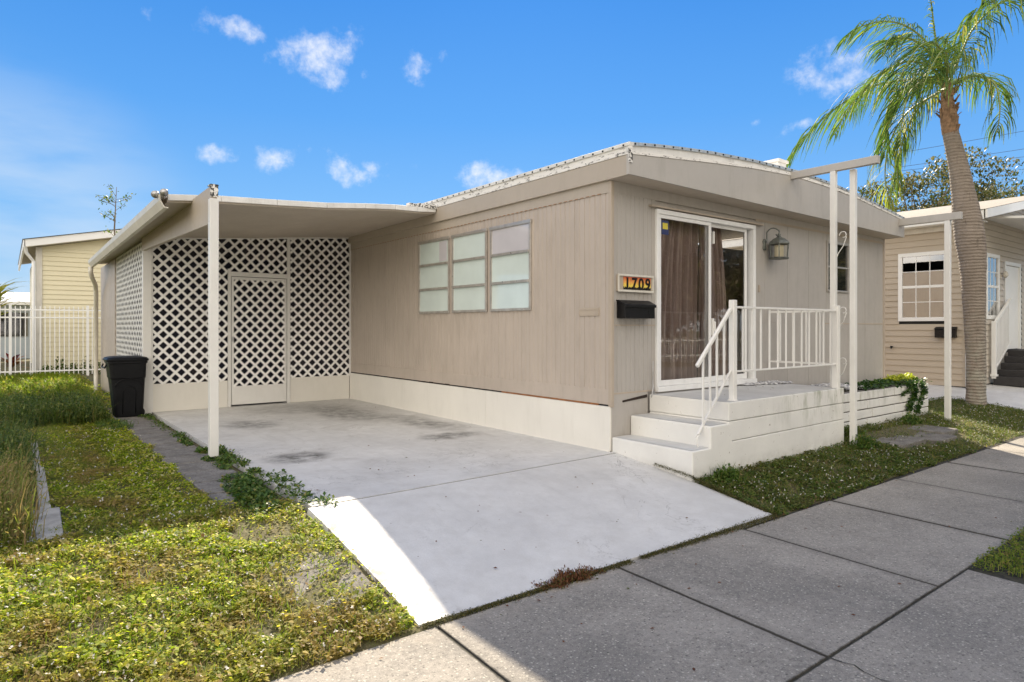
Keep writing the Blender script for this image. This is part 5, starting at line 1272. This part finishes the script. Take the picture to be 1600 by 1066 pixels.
# stairs rising along the front wall
st=empty('entry_steps',(13.6,-.5,.1),'dark composite steps with white side railing at the neighbour door','steps')
for i in range(5):
    b=MB(); x0=12.95+i*.27; zt=.10+.15*(i+1); b.box(x0,x0+.32 if i<4 else x0+1.9,-1.25,-.0,zt-.15 if i else .05,zt); b.build('step',M['step_dark'],st,bevel=.008)
b=MB(); b.box(12.93,13.02,-.06,.03,.2,1.55); b.box(12.91,13.04,-.08,.05,.25,.30); b.build('newel_post',M['vinylwhite'],st,bevel=.006)
b=MB(); b.beam((13.0,-.02,1.50),(14.15,-.02,2.10),.06,.05); b.beam((13.0,-.02,.42),(14.15,-.02,1.05),.04,.04); b.build('stair_rail',M['vinylwhite'],st)
for i in range(10):
    x=13.1+i*.1; b=MB(); b.box(x-.018,x+.018,-.035,-.0,.47+(x-13)*.55,1.48+(x-13)*.52); b.build('baluster',M['vinylwhite'],st)
mb2=empty('mailbox',(11.47,.47,1.16),'black wall mailbox on the tan clapboard of the neighbour house','mailbox')
b=MB(); b.box(11.36,11.485,.27,.68,1.17,1.36); b.build('box',M['black'],mb2,bevel=.01); b=MB(); b.hexa([(11.35,.26,1.36),(11.485,.26,1.36),(11.485,.69,1.36),(11.35,.69,1.36)],[(11.36,.26,1.37),(11.485,.26,1.42),(11.485,.69,1.42),(11.36,.69,1.37)]); b.build('lid',M['black'],mb2)
b=MB(); b.tube([(11.47,1.62,.93),(11.42,1.62,.93),(11.41,1.62,.90)],.02,8); b.lathe((11.43,1.62,.93),[(.028,0),(.028,.03)],8); tag(b.build('hose_tap',M['black'],origin=(11.45,1.62,.9)),'small black hose tap low on the tan clapboard wall','tap')
ds=MB(); ds.tube([(11.42,.05,3.7),(11.42,.05,.10),(11.36,-.02,-.0),(11.25,-.14,-.03)],.04,10); ds.build('downspout',M['vinylwhite'],nh,smooth=True)
ds=MB(); ds.tube([(11.25,-.14,-.03),(11.22,-.17,-.035)],.048,12); ds.build('downspout_outlet',M['black'],nh)

# ------------------------------------------------------------------ cream house (left, behind the fence)
ch=empty('cream_house',(-4.6,20,-.1),'cream clapboard house behind the white fence at the left','house')
b=MB(); clap(b,'y',20,-4.6,6,-.1,3.9,.15); 
z=3.9
while z<5.4:
    x0=-4.6+(z-3.9)*4.6; b.add([(x0,19.986,z),(6,19.986,z),(6,20,z+.2),(x0+.9,20,z+.2)],[(0,1,2,3)]); z+=.2
b.build('wall',M['creamwall'],ch)
b=MB(); b.box(-4.58,-4.5,20.02,30,-.1,3.9); b.build('side_wall',M['creamwall'],ch)
b=MB(); b.box(-4.66,-4.50,19.95,20.06,-.1,3.9); b.build('corner_board',M['gutter'],ch)
b=MB(); b.hexa([(-4.95,19.6,3.86),(3,19.6,5.55),(3,19.66,5.55),(-4.95,19.66,3.86)],[(-4.95,19.6,4.08),(3,19.6,5.77),(3,19.66,5.77),(-4.95,19.66,4.08)]); b.box(-4.98,-4.93,19.6,30,3.84,4.07); b.build('fascia',M['vinylwhite'],ch)
b=MB(); b.add([(-5.0,19.55,4.09),(3,19.55,5.80),(3,30,5.80),(-5.0,30,4.09)],[(0,1,2,3)]); b.build('roof',M['shingle'],ch)
b=MB(); b.add([(-4.95,19.66,3.87),(3,19.66,5.56),(3,20,5.56),(-4.95,20,3.87)],[(0,3,2,1)]); b.build('soffit',M['gutter'],ch)
b=MB(); b.tube([(-4.93,19.7,3.9),(-4.9,19.8,3.7),(-4.72,19.92,3.45),(-4.72,19.92,.05),(-4.8,19.7,-.03)],.05,8); b.build('downspout',M['vinylwhite'],ch)
# far pale blue house + white roof
bh=empty('pale_blue_house',(-7,33,-.1),'pale blue grey house with white roof seen through the fence at far left','house')
b=MB(); b.box(-16,-3.5,33,40,-.1,2.5); b.build('wall',M['bluehouse'],bh)
b=MB(); b.hexa([(-16.3,32.5,2.45),(-3.2,32.5,2.45),(-3.2,40,2.45),(-16.3,40,2.45)],[(-16.3,32.5,2.6),(-3.2,32.5,2.6),(-3.2,36.5,3.2),(-16.3,36.5,3.2)]); b.build('roof',M['vinylwhite'],bh)
for x0 in (-7.6,-5.7):
    b=MB(); b.box(x0,x0+1.1,32.95,32.99,1.0,2.1); b.build('window',M['darkglass'],bh)
# ------------------------------------------------------------------ white fence
fe=empty('white_fence',(-5.5,19,-.05),'tall white metal picket fence across the back of the left yard','fence')
def fy(x): return 19.25-.12*(x+5.5)-.25
zg=-.06
b=MB(); 
for z in (1.93,1.70,.10): b.beam((-12,fy(-12),z),(-3.0,fy(-3.0),z),.035,.04)
rails=b.build('fence_rail',M['vinylwhite'],fe)
x=-11.9; i=0
while x<-3.0:
    b=MB(); y=fy(x)
    if i%16==8: b.box(x-.035,x+.035,y-.035,y+.035,zg-.05,2.08); b.build('fence_post',M['vinylwhite'],fe)
    else: b.box(x-.012,x+.012,y-.012,y+.012,zg+.03,2.04); b.build('picket',M['vinylwhite'],fe)
    x+=.118; i+=1
# plants behind fence
def spiky(name,base,n,L,m,lb,cat,seed,w=.05,stem=.6,grp=None):
    e=empty(name,base,lb,cat,grp); r=random.Random(seed); V=[];F=[]; B=Vector(base)
    for i in range(n):
        c=B+Vector((0,0,stem*r.uniform(.6,1))); a=r.uniform(0,6.28); d=Vector((math.cos(a),math.sin(a),r.uniform(.2,1.4))).normalized(); s_=d.cross(Vector((0,0,1))).normalized()*w; l=L*r.uniform(.6,1.1); q=c; b0=len(V); dd=d.copy()
        for k in range(5):
            ww=s_*(.4,1,.9,.6,.05)[k]; V.append(tuple(q-ww));V.append(tuple(q+ww)); q=q+dd*l/4; dd=(dd+Vector((0,0,-.25))).normalized()
        for k in range(4): F.append((b0+2*k,b0+2*k+1,b0+2*k+3,b0+2*k+2))
    npmesh('leaves',np.array(V),np.array(F),M[m],e); b=MB(); b.tube([B,B+Vector((0,0,stem))],.03,7); b.build('stem',M['bark'],e)
spiky('ti_plant',(-5.95,20.6,-.1),34,.75,'ti','tall red and orange leaved plant behind the fence at the left edge','plant',1,.07,1.0)
spiky('ti_plant',(-5.25,20.4,-.1),30,.6,'ti','lower dark red leaved plant behind the fence by the cream house','plant',2,.06,.4)
spiky('small_palm',(-5.75,25,-.1),60,1.3,'palm_old','small yellow green palm behind the fence at far left','palm tree',3,.05,2.9)
for i in range(5):
    x=-4.4+i*.35; V,F=clump(x,19.7,-.05,.2,.15,.35+.2*(i%2),220,.08,600+i,1.3); tag(npmesh('hedge_plant',V,F,M['vine'],loc=(x,19.7,-.05)),['leafy shrub at the cream house corner board','low shrub second from the cream house corner','taller shrub in the middle of the cream wall bed','low shrub second from the bin side of the cream wall','shrub nearest the bin along the cream wall'][i],'shrub',group='shrubs at the foot of the cream wall')
# ------------------------------------------------------------------ power lines
pw=empty('power_line',(30,30,0),'thin overhead power cables crossing the sky behind the palm','power line')
def cable(u0,v0,u1,v1,dep=45):
    def w_(u,v): 
        a=(u-800)/1013;b_=(512-v)/1013; return Vector((-5.376+dep*(a*.7888+.6147),-5.077+dep*(-a*.615+.7886),1.4+dep*b_))
    A=w_(u0,v0);B=w_(u1,v1); return [A+(B-A)*k/10-Vector((0,0,.25*math.sin(math.pi*k/10))) for k in range(11)]
for q_ in ((1400,240,2000,120),(1400,262,2000,160),(1400,268,2000,185)):
    b=MB(); b.tube(cable(*q_),.014,5); b.build('cable',M['wire'],pw)
# ------------------------------------------------------------------ across the street (seen mirrored in the glass)
for i,(x,y,h,lb) in enumerate(((-9,-18,11,'tree at the left end across the street'),(3,-19,12,'second tree from the left across the street'),(14,-18,12.5,'third tree from the left across the street'),(21,-17,11.5,'fourth tree from the left across the street'),(28,-19,13,'fifth tree from the left across the street'),(36,-18,12,'sixth tree from the left across the street'),(45,-18,12,'seventh tree from the left across the street'),(55,-20,13,'tree at the right end across the street'))):
    tree('street_tree',(x,y,-.3),h,4.6,lb,700+i,nl=9000,ls=.42,clumps=34,grp='trees across the street',cz=.48)
fe2=empty('street_fence',(0,-14.5,-.3),'long white picket fence across the street','fence')
b=MB(); b.box(-20,60,-14.52,-14.48,.75,.81); b.box(-20,60,-14.52,-14.48,.0,.05); b.build('fence_rail',M['vinylwhite'],fe2)
b=MB(); x=-20
while x<60: b.box(x,x+.03,-14.48,-14.46,-.25,.9); x+=.2
pk_=b.build('pickets',M['vinylwhite'],fe2)
